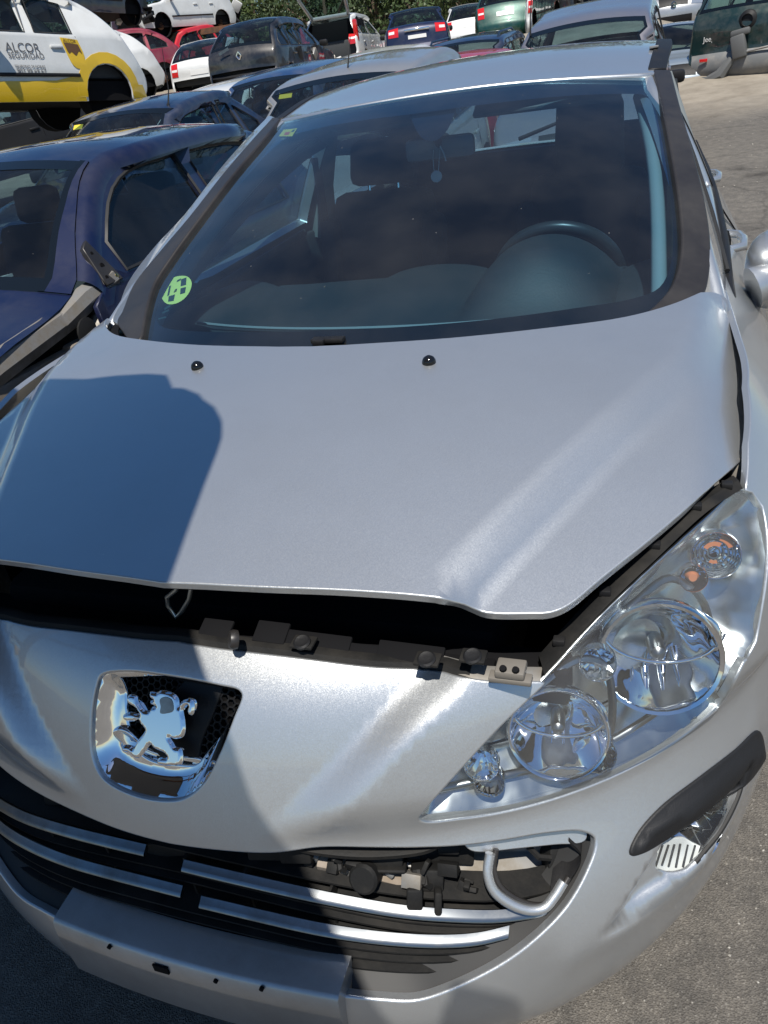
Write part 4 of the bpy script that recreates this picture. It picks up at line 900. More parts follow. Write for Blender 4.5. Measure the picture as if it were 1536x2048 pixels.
for pz, k in (([(566, 268), (570, 262), (580, 261), (576, 267)], 'sticker_red'), ([(580, 262), (585, 257), (590, 256), (586, 261)], 'print_dark')): panel('sticker_print', SW, SW.pix(pz), mat=M[k], parent=sy, step=.02, th=0, off=-.0035, flange=False)
for pz in ([(314, 634), (330, 630), (330, 633), (314, 637)], [(322, 622), (335, 616), (336, 619), (323, 625)], [(326, 614), (338, 606), (339, 610), (327, 618)]): panel('glass_print', SW, SW.pix(pz), mat=M['print_dark'], parent=car, step=.02, th=0, off=-.004, flange=False)
q = SW.pix([(658, 684)]); P = SW.p3(q, .006)[0]; m = MB(); m.box(P, (.07, .022, .010), bev=.003); m.box(P+np.array([-.015, -.012, 0]), (.025, .02, .012), bev=.003); m.obj('scuttle_clip', M['black_plastic'], car)
# scuttle below the glass
c_ = SW.p3(np.stack([np.linspace(-.95, .95, 40), np.full(40, -.06)], 1), -.015); sweep('scuttle', c_, [(-.03, -.01), (.03, .002), (.04, -.02), (-.03, -.03)], M['black_plastic'], car)
# silver corner showing beside the trim foot, left of the picture
c_ = [at_y(252, 668, 1.14), at_y(262, 676, 1.12), at_y(250, 682, 1.12)]; m = MB(); m.tube(c_, .006, 6); m.obj('wing_corner', M['alu'], car)
# ------------------------------------------------------------------ the other cars of the yard
PAINT = {}
def pcol(key, c, metal=.2, dirt=.25, rough=.4):
    if key not in PAINT: PAINT[key] = paint(key+' car paint', c, metal, rough, 0.0, 1.0, dirt)
    return PAINT[key]
M['bgglass'] = glass('car window glass', (.46, .60, .64), dust=.014)
M['taillight'] = mat('red lamp', (.55, .012, .01), .12, spec=.6, coat=1)
M['taillight_clear'] = mat('clear lamp', (.70, .68, .66), .1, spec=.6)
M['headlamp'] = mat('head lamp', (.55, .58, .60), .08, .7)
M['plate'] = mat('number plate white', (.7, .7, .68), .4)
M['disc'] = mat('rusty brake disc', (.17, .09, .05), .7, .5)
def build_car(name, label, color, L=4.0, W=1.68, H=1.42, kind='hatch', belt=.90, hood=(.70, .92), scr=(.98, 1.72), roof_end=3.05, rear=(3.75, .98), boot=None, pillars=None,
              group='scrapped cars around the yard', omit=(), wheels=(1, 1, 1, 1), detail=True, trim=None, arch=(.80, 3.28), ground=.16, seats=True, tum=.40, lower=None, cut=None, apil=0.0, winset=.115):
    root = thing(name, label, 'car', group=group); bc = color if not isinstance(color, str) else PAINT[color]
    zr = H; sd0 = (sum(map(ord, name)) % 63)*.1
    pts = [('front_bumper', .10, .20, .10), ('front_bumper', .0, .34, .13), ('front_bumper', .0, .54, .13), ('front_bumper', .06, hood[0]-.04, .10), ('bonnet', .16, hood[0]+.04, .08),
           ('bonnet', .5*(scr[0]+.12), (hood[0]*.42+hood[1]*.58)+.02, .045), ('windscreen', scr[0], hood[1], .07), ('windscreen', scr[0]*.5+scr[1]*.5, (hood[1]+zr-.06)/2+.03, .07), ('roof', scr[1], zr-.05, .045),
           ('roof', scr[1]*.55+roof_end*.45, zr, .04), ('rear_window', roof_end, zr-.035, .04)]
    if boot: pts += [('rear_window', (roof_end+rear[0])/2, (zr+rear[1])/2+.0, .05), ('boot_lid', rear[0], rear[1], .04), ('boot_lid', boot[0]-.12, boot[1]+.01, .04), ('boot_lid', boot[0], boot[1]-.08, .06), ('rear_bumper', L-.05, .60, .09)]
    else: pts += [('rear_window', (roof_end+rear[0])/2+.06, (zr+rear[1])/2+.03, .05), ('tailgate', rear[0], rear[1], .06), ('tailgate', rear[0]+.10, rear[1]-.14, .06), ('rear_bumper', L-.05, .60, .09)]
    pts += [('rear_bumper', L, .50, .10), ('rear_bumper', L, .36, .10), ('rear_bumper', L-.10, .20, .08)]
    P = []; S = []; C = []; nn = 5
    cc = cr([(p[1], p[2]) for p in pts], False, nn); cw = np.interp(np.arange(len(cc))/nn, np.arange(len(pts)), [p[3] for p in pts]); sg = [pts[min(i//nn, len(pts)-1)][0] for i in range(len(cc))]
    tn = np.gradient(cc, axis=0); tn /= np.linalg.norm(tn, axis=1)[:, None]; nr = np.stack([-tn[:, 1], tn[:, 0]], 1)     # outward (front -> -y, roof -> +z)
    r = .07
    def X(y, z):
        pl = 1-.17*(np.maximum(.60-y, 0)/.60)**2-.12*(np.maximum(y-(L-.55), 0)/.55)**2
        b = 1-.05*(np.maximum(.42-z, 0)/.3)**2-.05*np.maximum(z-.62, 0)/.35*(z < belt+.4); b = np.where(z > belt, b-.0-(z-belt)*tum/(W/2), b)
        return W/2*pl*b+.0035*np.sin(5.3*y+sd0)*np.sin(8.1*z+1.7*sd0)+.0015*np.sin(17*y+3*sd0+6*z)
    SS = Gr2 = Surf.__new__(Surf); SS.fn = lambda y, z: np.stack([X(y, z), y, z], -1)
    C2 = cc-r*nr; n = len(cc)
    # side outline: along the inset profile, back along the sill with wheel arches
    ar = .335; out = [tuple(p) for p in C2]
    for ya in (arch[1], arch[0]):
        out += [(ya+ar, .22)]+[(ya+ar*math.cos(a), .30+ar*math.sin(a)) for a in np.linspace(.12, math.pi-.12, 9)]+[(ya-ar, .22)]
    if cut:                                                      # front wings taken off: keep what lies behind the cut
        o2 = []
        for i in range(len(out)):
            a, b = np.array(out[i-1]), np.array(out[i])
            if (a[0] >= cut) != (b[0] >= cut): t = (cut-a[0])/(b[0]-a[0]); o2.append(tuple(a+(b-a)*t))
            if b[0] >= cut: o2.append(tuple(b))
        out = o2
    out = np.array(out)
    top_y = cc[:, 0]; top_z = cc[:, 1]; i0 = int(np.argmin(np.abs(cc[:, 0]-scr[0])+np.abs(cc[:, 1]-hood[1]))); i1 = int(np.argmin(np.abs(cc[:, 0]-rear[0])+np.abs(cc[:, 1]-rear[1])))
    ins = cc-winset*nr; gy = ins[i0:i1+1]; gy = gy[np.argsort(gy[:, 0])]
    gk = np.linspace(gy[0, 0], gy[-1, 0], 120); gz_ = np.interp(gk, gy[:, 0], gy[:, 1]); gz_ = np.convolve(np.pad(gz_, 4, mode='edge'), np.ones(9)/9, 'valid')-.006; zt = lambda y: np.interp(y, gk, gz_)
    pillars = pillars or [(scr[0]+.12, scr[1]+.62), (scr[1]+.70, roof_end-.05), (roof_end+.04, rear[0]-.02)]
    wins = []
    for a, b in pillars:
        ys_ = np.linspace(a, b, 14); zs_ = zt(ys_); k = zs_ > belt+.10
        if k.sum() < 4: continue
        ys_, zs_ = ys_[k], zs_[k]; wb = belt+.045
        wins.append(np.array([(ys_[0], wb)]+[(y, wb) for y in np.linspace(ys_[0], ys_[-1], 6)[1:]]+list(zip(ys_[::-1], zs_[::-1]))))
    for mi in (False, True):
        panel('body_side', SS, out, wins, bc, root, step=.09, th=.02, roll=.005, mirror=mi, bstep=.05)
        for wi in wins:
            if 'side_glass' not in omit: panel('side_window', SS, wi, mat=M['bgglass'], parent=root, step=.2, th=.004, off=-.012, mirror=mi, bstep=.1)
    # arcs along the edges and strips across
    Xc = X(C2[:, 0], C2[:, 1])
    V = []; F = []; na = 4
    for i in range(n):
        for s in (1, -1):
            for k in range(na+1):
                t = math.pi/2*k/na; p = C2[i]+nr[i]*r*math.sin(t); V.append((s*(Xc[i]-r+r*math.cos(t)), p[0], p[1]))
    w2 = 2*(na+1)
    for i in range(n-1):
        if cut and cc[i, 0] < cut: continue
        for k in range(na):
            a = i*w2+k; F.append((a, a+1, a+w2+1, a+w2)); b = a+na+1; F.append((b, b+w2, b+w2+1, b+1))
    F = [f[::-1] for f in F]
    mesh_obj('body_edge', V, F, bc, root, angle=60)
    def strip(name, ia, ib, mt, x0=-1.0, x1=1.0, off=0.0, nx=12, parent=root):
        V = []; F = []
        for i in range(ia, ib+1):
            for j in range(nx+1):
                u = x0+(x1-x0)*j/nx; xw = Xc[i]-r; h = cw[i]*(1-u*u)+off; p = cc[i]+nr[i]*h; V.append((u*xw, p[0], p[1]))
        for i in range(ib-ia):
            for j in range(nx): a = i*(nx+1)+j; F.append((a, a+1, a+nx+2, a+nx+1))
        return mesh_obj(name, V, F, mt, parent, angle=50)
    i = 0; seg = {}
    while i < n-1:
        j = i
        while j < n-1 and sg[j] == sg[i]: j += 1
        seg[sg[i]] = (i, j); i = j
    for nm, (a, b) in seg.items():
        if nm in omit: continue
        mt = M['bgglass'] if nm in ('windscreen', 'rear_window') else bc
        if nm == 'front_bumper' and lower: mt = lower
        if nm == 'rear_bumper' and lower: mt = lower
        st_ = strip(nm, a, b, mt)
        if nm in ('windscreen', 'rear_window'):
            strip('glass_border', a, a+1, M['frit'], off=.002); strip('glass_border', b-1, b, M['frit'], off=.002); strip('glass_border', a, b, M['frit'], -1, -.95, .003, 1); strip('glass_border', a, b, M['frit'], .95, 1, .003, 1)
        if nm == 'windscreen' and apil:
            for s in (1, -1):
                V = []
                for i in range(a, b+1):
                    f = (i-a)/(b-a)
                    for u in (1.0, (1-apil)+(apil-.03)*f, (1-apil)+(apil-.03)*f-.045): V.append((s*u*(Xc[i]-r), cc[i, 0]+nr[i, 0]*(cw[i]*(1-u*u)+.006), cc[i, 1]+nr[i, 1]*(cw[i]*(1-u*u)+.006)))
                k = b-a; mesh_obj('a_pillar', V, [(3*i, 3*i+1, 3*i+4, 3*i+3) for i in range(k)], bc, root); mesh_obj('glass_border', V, [(3*i+1, 3*i+2, 3*i+5, 3*i+4) for i in range(k)], M['frit'], root)
    # lamps follow the body
    def rng_z(a, b, z0, z1):
        k = [i for i in range(a, b+1) if z0 <= cc[i, 1] <= z1]; return (k[0], k[-1]) if len(k) > 1 else None
    fr = rng_z(0, i0, hood[0]-.14, hood[0]+.02); half = n//2
    if fr and 'headlights' not in omit:
        for s in (1, -1): strip('headlight', fr[0], fr[1], M['headlamp'], s*.55, s*1.0, .006, 4)
        strip('grille', fr[0], fr[1], M['black_plastic'], -.45, .45, .004, 6)
    fb = rng_z(0, i0, .26, .46)
    if fb and 'front_bumper' not in omit: strip('lower_grille', fb[0], fb[1], M['black_plastic'], -.6, .6, .004, 6)
    tl0, tl1 = (rear[1]-.30, rear[1]-.02) if not boot else (boot[1]-.22, boot[1]-.02)
    tl = rng_z(half, n-1, tl0, tl1)
    if tl and 'taillights' not in omit:
        for s in (1, -1):
            st_ = strip('taillight', tl[0], tl[1], M['taillight'], s*(.66 if boot else .78), s*1.02, .008, 4)
            mm_ = max(tl[0]+1, int(tl[0]*.4+tl[1]*.6)); strip('reversing_lamp', mm_, min(mm_+1, tl[1]), M['taillight_clear'], s*.80, s*1.0, .011, 3, st_)
    pz = .78 if not boot else boot[1]-.20
    pr = rng_z(half, n-1, .45 if kind == 'low' else pz-.12, (.45 if kind == 'low' else pz-.12)+.16)
    if pr and 'plate' not in omit: strip('number_plate', pr[0], pr[0]+max(1, min(2, pr[1]-pr[0])), M['plate'], -.32, .32, .010, 4)
    # seams, strips, handles, mirrors
    if detail:
        hb = [w for w in wins]
        for mi in (1, -1):
            for (a, b) in pillars[(1 if 'front_handle' in omit else 0):2]:
                ysm = b+.03; c_ = [(mi*(X(ysm, z)+.001), ysm, z) for z in (belt+.02, .7, .4)]; m = MB(); m.tube([tuple(map(float, c)) for c in c_], .004, 4); m.obj('door_seam', M['void'], root)
                yh = b-(.26 if 'front_handle' in omit else .10); m = MB(); m.box((mi*(float(X(yh, .80))+.012), yh, .80), (.03, .16, .035), bev=.01); m.obj('door_handle', bc, root)
            c_ = [(mi*(float(X(y, .50))+.008), y, .50) for y in np.linspace(arch[0]+.40, arch[1]-.40, 6)]; m = MB(); m.tube(c_, .022, 6); m.obj('side_strip', trim or M['black_plastic'], root, angle=60)
            for wi in wins:
                p = SS.P(wi[:, 0], wi[:, 1])*[mi, 1, 1]; m = MB(); m.tube(p, .009, 4, closed=True); m.obj('window_seal', M['rubber'], root, angle=60)
            if 'mirrors' not in omit:
                ym = scr[0]+.30; xm = float(X(ym, belt)); m = MB(); m.box((mi*(xm+.11), ym, belt+.06), (.19, .10, .12), bev=.035); m.obj('door_mirror', M['black_plastic'] if trim is None else bc, root)
    # innards
    m = MB(); m.box((0, L/2, .34), (W-.22, L-.5, .22)); m.obj('floor_pan', M['void'], root)
    m = MB(); m.box((0, (.25+scr[0])/2, .56), (W-.3, scr[0]-.25, .30)); m.obj('engine_block', M['void'], root)
    m = MB(); m.box((0, scr[0]+.30, .72), (W-.26, .5, belt-.56), bev=.04); m.obj('dashboard', M['cabin_dark'], root)
    m = MB(); m.box((0, rear[0]-.35, .66), (W-.26, .7, belt-.52), bev=.04); m.obj('luggage_bay', M['cabin_dark'], root)
    if seats:
        for x in (-.36, .36):
            ysx = scr[1]+.55; m = MB(); m.box((x, ysx, .74), (.46, .14, .62), rot=Rx(-14), bev=.05); s_ = m.obj('front_seat', M['seat'], root)
            m = MB(); m.box((x, ysx+.12, 1.13), (.26, .10, .18), rot=Rx(-10), bev=.04); m.obj('headrest', M['seat'], s_)
        m = MB(); m.box((0, min(roof_end+.1, rear[0]-.35), .78), (W-.4, .14, .56), rot=Rx(-16), bev=.05); m.obj('rear_bench', M['seat'], root)
        m = MB(); cw_ = Vector((.36, scr[0]+.72, .90)); m.tube([cw_+Rx(-62) @ Vector((.17*math.cos(a), .17*math.sin(a), 0)) for a in [2*math.pi*i/24 for i in range(24)]], .015, 6, closed=True); m.obj('steering_wheel', M['cabin_dark'], root, angle=60)
    for k, (ya, s) in enumerate(((arch[0], 1), (arch[0], -1), (arch[1], 1), (arch[1], -1))):
        m = MB(); m.lathe([(ar+.01, -.12), (ar+.01, .10)], (s*(W/2-.15), ya, .30), (1, 0, 0), 18, cap=False); m.lathe([(.001, 0), (ar+.01, 0)], (s*(W/2-.26), ya, .30), (1, 0, 0), 18, cap=False)
        if not (cut and ya < cut+.3): m.obj('wheel_well', M['void'], root)
        if wheels[k] == 1: wheel(root, (s*(W/2-.13), ya, .30), r=.295, w=.18, side=s)
        elif wheels[k] == 2:
            m = MB(); m.lathe([(.02, -.02), (.13, -.02), (.13, .0), (.07, .01), (.07, .05), (.01, .05)], (s*(W/2-.16), ya, .30), (s, 0, 0), 18); m.obj('brake_disc', M['disc'], root, angle=40)
    root['_dims'] = [L, W, H]
    return root, SS, X, bc
def pose(root, a_px, a_loc, depth, head, pitch=0.0, roll=0.0):
    """put the root so that its local point a_loc is seen at a_px at that depth; head = degrees the nose is turned from facing -y"""
    Rm = (Matrix.Rotation(R(head), 4, 'Z') @ Matrix.Rotation(R(pitch), 4, 'X') @ Matrix.Rotation(R(roll), 4, 'Y'))
    w = at_depth(*a_px, depth); root.rotation_euler = Rm.to_euler(); root.location = Vector(w)-Rm.to_3x3() @ Vector(a_loc)
    return root
def pose2(root, a, al, b, bl, roll=0.0, far=True):
    """local point al seen at a=(px, py, depth); bl seen at pixel b, its depth solved from the real distance"""
    A = Vector(at_depth(*a)); L = (Vector(bl)-Vector(al)).length
    ds = np.linspace(a[2]-L*1.2, a[2]+L*1.2, 1200); dd = np.array([(Vector(at_depth(b[0], b[1], q))-A).length for q in ds]); i = int(np.argmin(dd))
    ok = np.abs(dd-L); k = (i+int(np.argmin(ok[i:]))) if far else int(np.argmin(ok[:i+1])); B = Vector(at_depth(b[0], b[1], ds[k])); d = B-A; l = Vector(bl)-Vector(al)
    head = math.atan2(d.y, d.x)-math.atan2(l.y, l.x); pit = math.asin(max(-1, min(1, d.z/d.length)))-math.asin(max(-1, min(1, l.z/l.length)))
    pit = pit if l.y > 0 else -pit
    Rm = Matrix.Rotation(head, 4, 'Z') @ Matrix.Rotation(pit, 4, 'X') @ Matrix.Rotation(R(roll), 4, 'Y'); root.rotation_euler = Rm.to_euler(); root.location = A-Rm.to_3x3() @ Vector(al)
    return root
NAVY = pcol('navy', (.004, .008, .040), .25, .10); DKBLUE = pcol('dark blue', (.010, .022, .060), .3, .2); WHITE = pcol('white', (.62, .63, .62), 0, .22); RED = pcol('red', (.42, .012, .022), .1, .2)
CRIM = pcol('crimson', (.22, .012, .03), .2, .2); BLACK = pcol('black', (.010, .010, .012), .2, .25); GREEN = pcol('green', (.003, .050, .038), .3, .2); JGREEN = pcol('jeep green', (.004, .024, .021), .35, .25)
GREY = pcol('warm silver', (.42, .41, .39), .6, .35); SILV = pcol('plain silver', (.48, .49, .50), .7, .25); YELLOW = mat('yellow paint', (.62, .40, .01), .35, coat=.8)
G1 = 'cars parked in the rows behind the silver car'; G2 = 'wrecks stacked along the back of the yard'
# navy hatchback beside the silver car, its front wing taken off
nv, nS, nX, _ = build_car('navy_car', 'navy hatchback with its front wing stripped off, standing beside the silver car', NAVY, L=3.9, W=1.64, H=1.385, belt=.90, hood=(.68, .93), scr=(1.02, 1.62), roof_end=3.0, rear=(3.65, .95), omit=('front_bumper', 'headlights', 'mirrors'), wheels=(0, 0, 1, 1), pillars=[(1.08, 2.20), (2.30, 3.05)], group=G1, cut=1.06, apil=.15, winset=.085)
nv.location = (-2.14, .80, 0); nv.rotation_euler = (0, 0, R(1.5))
for i, (a_, b_, r_) in enumerate((((.66, .15, .72), (.70, 1.0, .86), .05), ((.70, .9, .84), (.74, 1.25, .93), .045), ((.74, .95, .62), (.75, 1.2, .90), .035))):
    m = MB(); m.tube([a_, tuple((np.array(a_)+np.array(b_))/2+np.array([0, 0, .01])), b_], [r_, r_*1.15, r_], 8); m.obj('inner_wing_member', M['alu'], nv, angle=40)
m = MB(); m.box((.70, .55, .62), (.05, .95, .28), bev=.02); m.box((.72, 1.05, .55), (.06, .3, .45), bev=.02); m.obj('inner_wing', M['dirt_metal'], nv)
for y, z in ((.98, .80), (1.12, .72), (1.22, .85)): m = MB(); m.lathe([(.05, 0), (.055, .012), (.03, .016), (.002, .016)], (.765, y, z), (1, 0, 0), 14); m.obj('grommet', M['rubber'], nv)
r5 = random.Random(12)
for k in range(16):
    m = MB(); m.box((r5.uniform(.58, .80), r5.uniform(.15, 1.15), r5.uniform(.60, .80)), (r5.uniform(.02, .10), r5.uniform(.06, .22), r5.uniform(.02, .08)), rot=Rx(r5.uniform(-40, 40)) @ Rz(r5.uniform(-40, 40)) @ Ry(r5.uniform(-40, 40)), bev=.006); m.obj('torn_metal', r5.choice([M['alu'], M['dirt_metal'], M['black_plastic']]), nv)
# bare triangle where the mirror was
tri = Q((1.165, .925), (1.27, .925), (1.225, 1.08), (1.185, 1.06)); panel('mirror_plate', nS, tri, mat=M['grey_plastic'], parent=nv, step=.04, th=.02, off=.010, roll=.006)
for y, z, r_ in ((1.205, 1.04, .009), (1.212, .99, .014), (1.19, .95, .010)): m = MB(); m.lathe([(r_, 0), (r_*.9, .002), (.001, .002)], (float(nX(y, z))+.010, y, z), (1, 0, .3), 12); m.obj('bolt_hole', M['void'], nv)
m = MB(); m.lathe([(.011, 0), (.010, .005), (.002, .007)], (float(nX(1.245, .942))+.010, 1.245, .942), (1, 0, .3), 10); m.obj('brass_nut', mat('brass', (.55, .42, .18), .3, 1.0), nv)
m = MB(); m.box((.05, 1.25, 1.02), (.05, .01, .09), bev=.004); m.obj('red_tag', M['sticker_red'], nv)
m = MB(); m.box((.15, 1.2, .96), (.30, .05, .012), rot=Ry(-8)); m.obj('paper', M['white_plastic'], nv)
bl, bS, bX, _ = build_car('dark_blue_saloon', 'dark blue saloon with a long aerial behind the navy hatchback', DKBLUE, L=4.4, W=1.70, H=1.42, scr=(1.15, 1.85), roof_end=2.95, rear=(3.60, .98), boot=(4.35, .96), arch=(.85, 3.5), group=G1)
pose(bl, (338, 218), (.56, 1.85, 1.37), 7.6, 0, 4)
m = MB(); m.tube([(.52, 1.92, 1.40), (.53, 1.98, 1.52), (.55, 2.05, 1.95)], [.010, .006, .002], 6); m.lathe([(.022, 0), (.012, .03)], (.52, 1.92, 1.385), (0, 0, 1), 10); m.obj('aerial', M['black_plastic'], bl, angle=60)
m = MB(); m.box((.05, 1.42, .98), (.55, .18, .015), rot=Ry(-3)); m.obj('white_board', M['white_plastic'], bl)
m = MB(); m.box((-.48, 1.745, 1.335), (.11, .004, .06), rot=Rx(-52)); m.obj('yellow_sticker', M['sticker_yellow'], bl)
s2, *_ = build_car('beige_silver_car', 'dusty beige silver car with a short roof aerial and a yellow windscreen sticker', GREY, L=3.9, W=1.68, H=1.56, hood=(.78, 1.02), scr=(.85, 1.60), belt=.98, roof_end=3.1, rear=(3.7, 1.05), group=G1)
pose(s2, (556, 184), (-.57, 1.6, 1.50), 6.6, 0, 5)
m = MB(); m.tube([(.03, 1.75, 1.56), (.03, 1.95, 1.80)], [.008, .003], 6); m.lathe([(.02, 0), (.01, .03)], (.03, 1.75, 1.55), (0, 0, 1), 10); m.obj('aerial', M['black_plastic'], s2)
m = MB(); m.box((-.46, 1.50, 1.475), (.12, .004, .06), rot=Rx(-52)); m.obj('yellow_sticker', M['sticker_yellow'], s2)
mv, *_ = build_car('silver_people_carrier', 'grey silver people carrier with a tall aerial directly behind the silver hatchback', pcol('grey silver', (.21, .205, .235), .5, .4), L=4.3, W=1.76, H=1.62, hood=(.80, 1.05), scr=(.85, 1.75), belt=1.0, roof_end=3.4, rear=(4.0, 1.08), group=G1)
pose(mv, (1173, 44), (0, 1.75, 1.60), 8.4, 0, 7.5)
m = MB(); m.tube([(-.60, 1.68, 1.56), (-.60, 1.72, 1.70), (-.58, 1.9, 2.1)], [.012, .008, .003], 6); m.obj('aerial', M['black_plastic'], mv, angle=60)
rd, *_ = build_car('red_car', 'red hatchback parked behind the silver car, glimpsed through its rear window', RED, L=3.9, H=1.31, group=G1)
pose(rd, (932, 252), (.55, .10, .66), 9.4, 0, 3)
rr, *_ = build_car('roof_rail_estate', 'dark blue estate with silver roof rails behind the silver roof', DKBLUE, L=4.5, H=1.46, scr=(1.1, 1.8), roof_end=3.6, rear=(4.2, 1.0), arch=(.85, 3.6), group=G1)
pose(rr, (925, 82), (0, 1.9, 1.46), 12.0, 0, 3)
for s in (1, -1): m = MB(); m.tube([(s*.54, 1.9, 1.42), (s*.54, 2.1, 1.50), (s*.54, 3.2, 1.50), (s*.54, 3.5, 1.42)], .018, 6); m.obj('roof_rail', M['satin_chrome'], rr, angle=60)
for nm, lab, colr, px, dp, H in (('blue_car', 'blue car showing only its roof beside the beige silver car', pcol('mid blue', (.02, .05, .14), .3, .3), (560, 148), 9.5, 1.44), ('midnight_car', 'darker blue car whose roof shows left of the blue one', DKBLUE, (500, 158), 11.5, 1.44), ('pale_car', 'dusty white car whose roof shows beyond the beige silver car', WHITE, (725, 116), 10.5, 1.46), ('white_saloon', 'white car whose roof shows behind the dark blue saloon', WHITE, (428, 180), 10.5, 1.40)):
    c_, *_ = build_car(nm, lab, colr, H=H, group=G1); pose(c_, px, (0, 1.9, H), dp, 0, 5)

# white and yellow patrol car on top of a dark wreck
al, aS, aX, _ = build_car('white_and_yellow_car', 'white and yellow security patrol car perched on top of a dark wreck', WHITE, L=3.85, W=1.66, H=1.43, belt=.90, scr=(.95, 1.65), roof_end=2.9, rear=(3.55, .98), wheels=(0, 0, 0, 0), pillars=[(1.08, 2.26), (2.38, 2.86)], arch=(.78, 3.22), omit=('taillights', 'mirrors', 'front_handle'), group=G2)
pose2(al, (222, 187, 9.9), (.81, 3.22, .30), (20, 155, 0), (.83, 1.925, .47), far=False)
ring = [(3.22+.46*math.cos(a), .30+.46*math.sin(a)) for a in np.linspace(-.1, math.pi+.1, 14)]; rin = [(3.22+.338*math.cos(a), .30+.338*math.sin(a)) for a in np.linspace(math.pi+.1, -.1, 14)]
panel('yellow_arch', aS, np.array(ring+rin), mat=YELLOW, parent=al, step=.1, th=.01, off=.006)
panel('yellow_sill', aS, Q((1.12, .22), (2.86, .22), (2.80, .50), (2.5, .44), (1.12, .42)), mat=YELLOW, parent=al, step=.12, th=.01, off=.005)
panel('yellow_sill', aS, Q((3.56, .24), (3.80, .26), (3.74, .40), (3.60, .40)), mat=YELLOW, parent=al, step=.1, th=.01, off=.005)
GT_ = mat('grey lettering', (.12, .12, .13), .5)
for s_, y, z, sz, sx in (('ALCOR', 2.17, .775, .135, .95), ('SEGURIDAD', 2.19, .695, .085, .95), ('TELEFONO 24 HORAS', 2.20, .585, .040, .95), ('902 99 69 67', 2.21, .535, .075, .9)):
    x = float(aX(y, z)); text(s_, sz, GT_, (x+.012, y, z), (0, 1, 0), (-.05, 0, 1), al, sx=sx, ext=.001, conform=aX)
sh = cr([(y+.28, z) + c for y, z, *c in [(2.40, .90, 1), (2.62, .88, 1), (2.66, .70), (2.62, .61), (2.55, .57), (2.48, .61), (2.44, .72)] for c in [tuple(c)]], True, 4)
pn = panel('shield_emblem', aS, sh, mat=YELLOW, parent=al, step=.06, th=.004, off=.006)
panel('shield_field', aS, cr([(2.705, .85, 1), (2.89, .83, 1), (2.915, .73), (2.88, .76), (2.83, .71), (2.78, .75), (2.745, .73)], True, 3), mat=mat('brown print', (.10, .05, .02), .5), parent=pn, step=.06, th=.002, off=.009, flange=False)
text('ALCOR', .055, mat('brown letters', (.14, .08, .02), .5), (float(aX(2.79, .868))+.012, 2.79, .868), (0, 1, -.07), (0, 0, 1), pn, sx=.9, ext=.0008, conform=lambda y, z: aX(y, z)+.004)
m = MB(); m.box((.92, 1.72, .88), (.20, .14, .24), rot=Rz(20), bev=.05); m.tube([(.80, 1.62, .98), (.88, 1.68, .9)], .05, 8); m.obj('door_mirror', M['black_plastic'], al)
dk, *_ = build_car('black_wreck', 'black wreck underneath the white and yellow patrol car', mat('burnt black', (.006, .006, .007), .5), L=3.9, H=1.36, wheels=(0, 0, 0, 0), omit=('windscreen', 'mirrors'), group=G2)
pose2(dk, (20, 300, 12.4), (.80, 1.75, .60), (200, 250, 0), (.80, 3.3, .60))
gcar, gS, gX, _ = build_car('white_van', 'white trade car with lettering on its rear quarter behind the patrol car', WHITE, L=3.85, W=1.66, H=1.45, wheels=(0, 0, 0, 0), pillars=[(1.08, 2.1)], omit=('taillights',), arch=(.78, 3.22), roof_end=3.0, rear=(3.6, 1.0), group=G2)
pose2(gcar, (160, 205, 16.5), (.80, 1.75, .22), (283, 166, 0), (.80, 3.22, .34))
for zz_ in (1.03, .97, .91):
    c_ = [(float(gX(y, zz_))+.004, y, zz_) for y in np.linspace(2.58, 3.0, 5)]; m = MB(); m.tube(c_, .009, 4); m.obj('print_line', GT_, gcar)
for s_, y, z, sz in (('GARCIA', 2.75, 1.16, .17),): text(s_, sz, GT_, (float(gX(y, z))+.012, y, z), (0, 1, 0), (-.4, 0, 1), gcar, ext=.001, conform=gX)
cm, *_ = build_car('crimson_car', 'crimson hatchback behind the white trade car', CRIM, L=3.9, H=1.46, wheels=(2, 2, 2, 2), omit=('taillights',), group=G2)
pose2(cm, (215, 180, 19.5), (.80, 1.75, .22), (328, 150, 0), (.80, 3.25, .34))
nw, *_ = build_car('navy_wreck', 'dark navy wreck with a torn off front, high on the stack at the top left', NAVY, L=4.0, wheels=(0, 0, 0, 0), omit=('front_bumper', 'headlights'), group=G2)
pose2(nw, (290, 22, 21), (-.80, .30, .30), (130, 18, 0), (-.80, 3.3, .25), far=False)
ww, *_ = build_car('white_hatchback', 'white hatchback with a crushed front, raised on a rusty steel stand', WHITE, L=4.0, H=1.45, wheels=(2, 2, 2, 2), omit=('front_bumper', 'headlights', 'taillights', 'bonnet'), group=G2)
pose2(ww, (345, 54, 24), (.80, 1.15, .22), (445, 42, 0), (.80, 3.28, .30))
def scraps(root, c, spread, n, seed):
    r_ = random.Random(seed)
    for i in range(n):
        p = Vector(c)+Vector([r_.uniform(-1, 1)*k for k in spread]); m = MB(); m.box(p, (r_.uniform(.08, .35), r_.uniform(.05, .3), r_.uniform(.03, .18)), rot=Rx(r_.uniform(-60, 60)) @ Rz(r_.uniform(0, 180)) @ Ry(r_.uniform(-50, 50)), bev=.01); m.obj('torn_part', r_.choice([M['black_plastic'], M['void'], M['alu'], M['dusty_plastic'], M['white_plastic']]), root)
scraps(ww, (.3, .2, .55), (.5, .25, .3), 16, 1); scraps(nw, (-.4, .15, .5), (.5, .3, .35), 16, 2); scraps(ww, (.4, 4.0, .5), (.4, .25, .25), 8, 3)
sd = thing('steel_stand', 'rusty steel stand carrying the raised white hatchback', 'stand'); ps = at_depth(388, 62, 24.6); sd.location = (ps[0], ps[1], float(gz(ps[1], ps[0])))
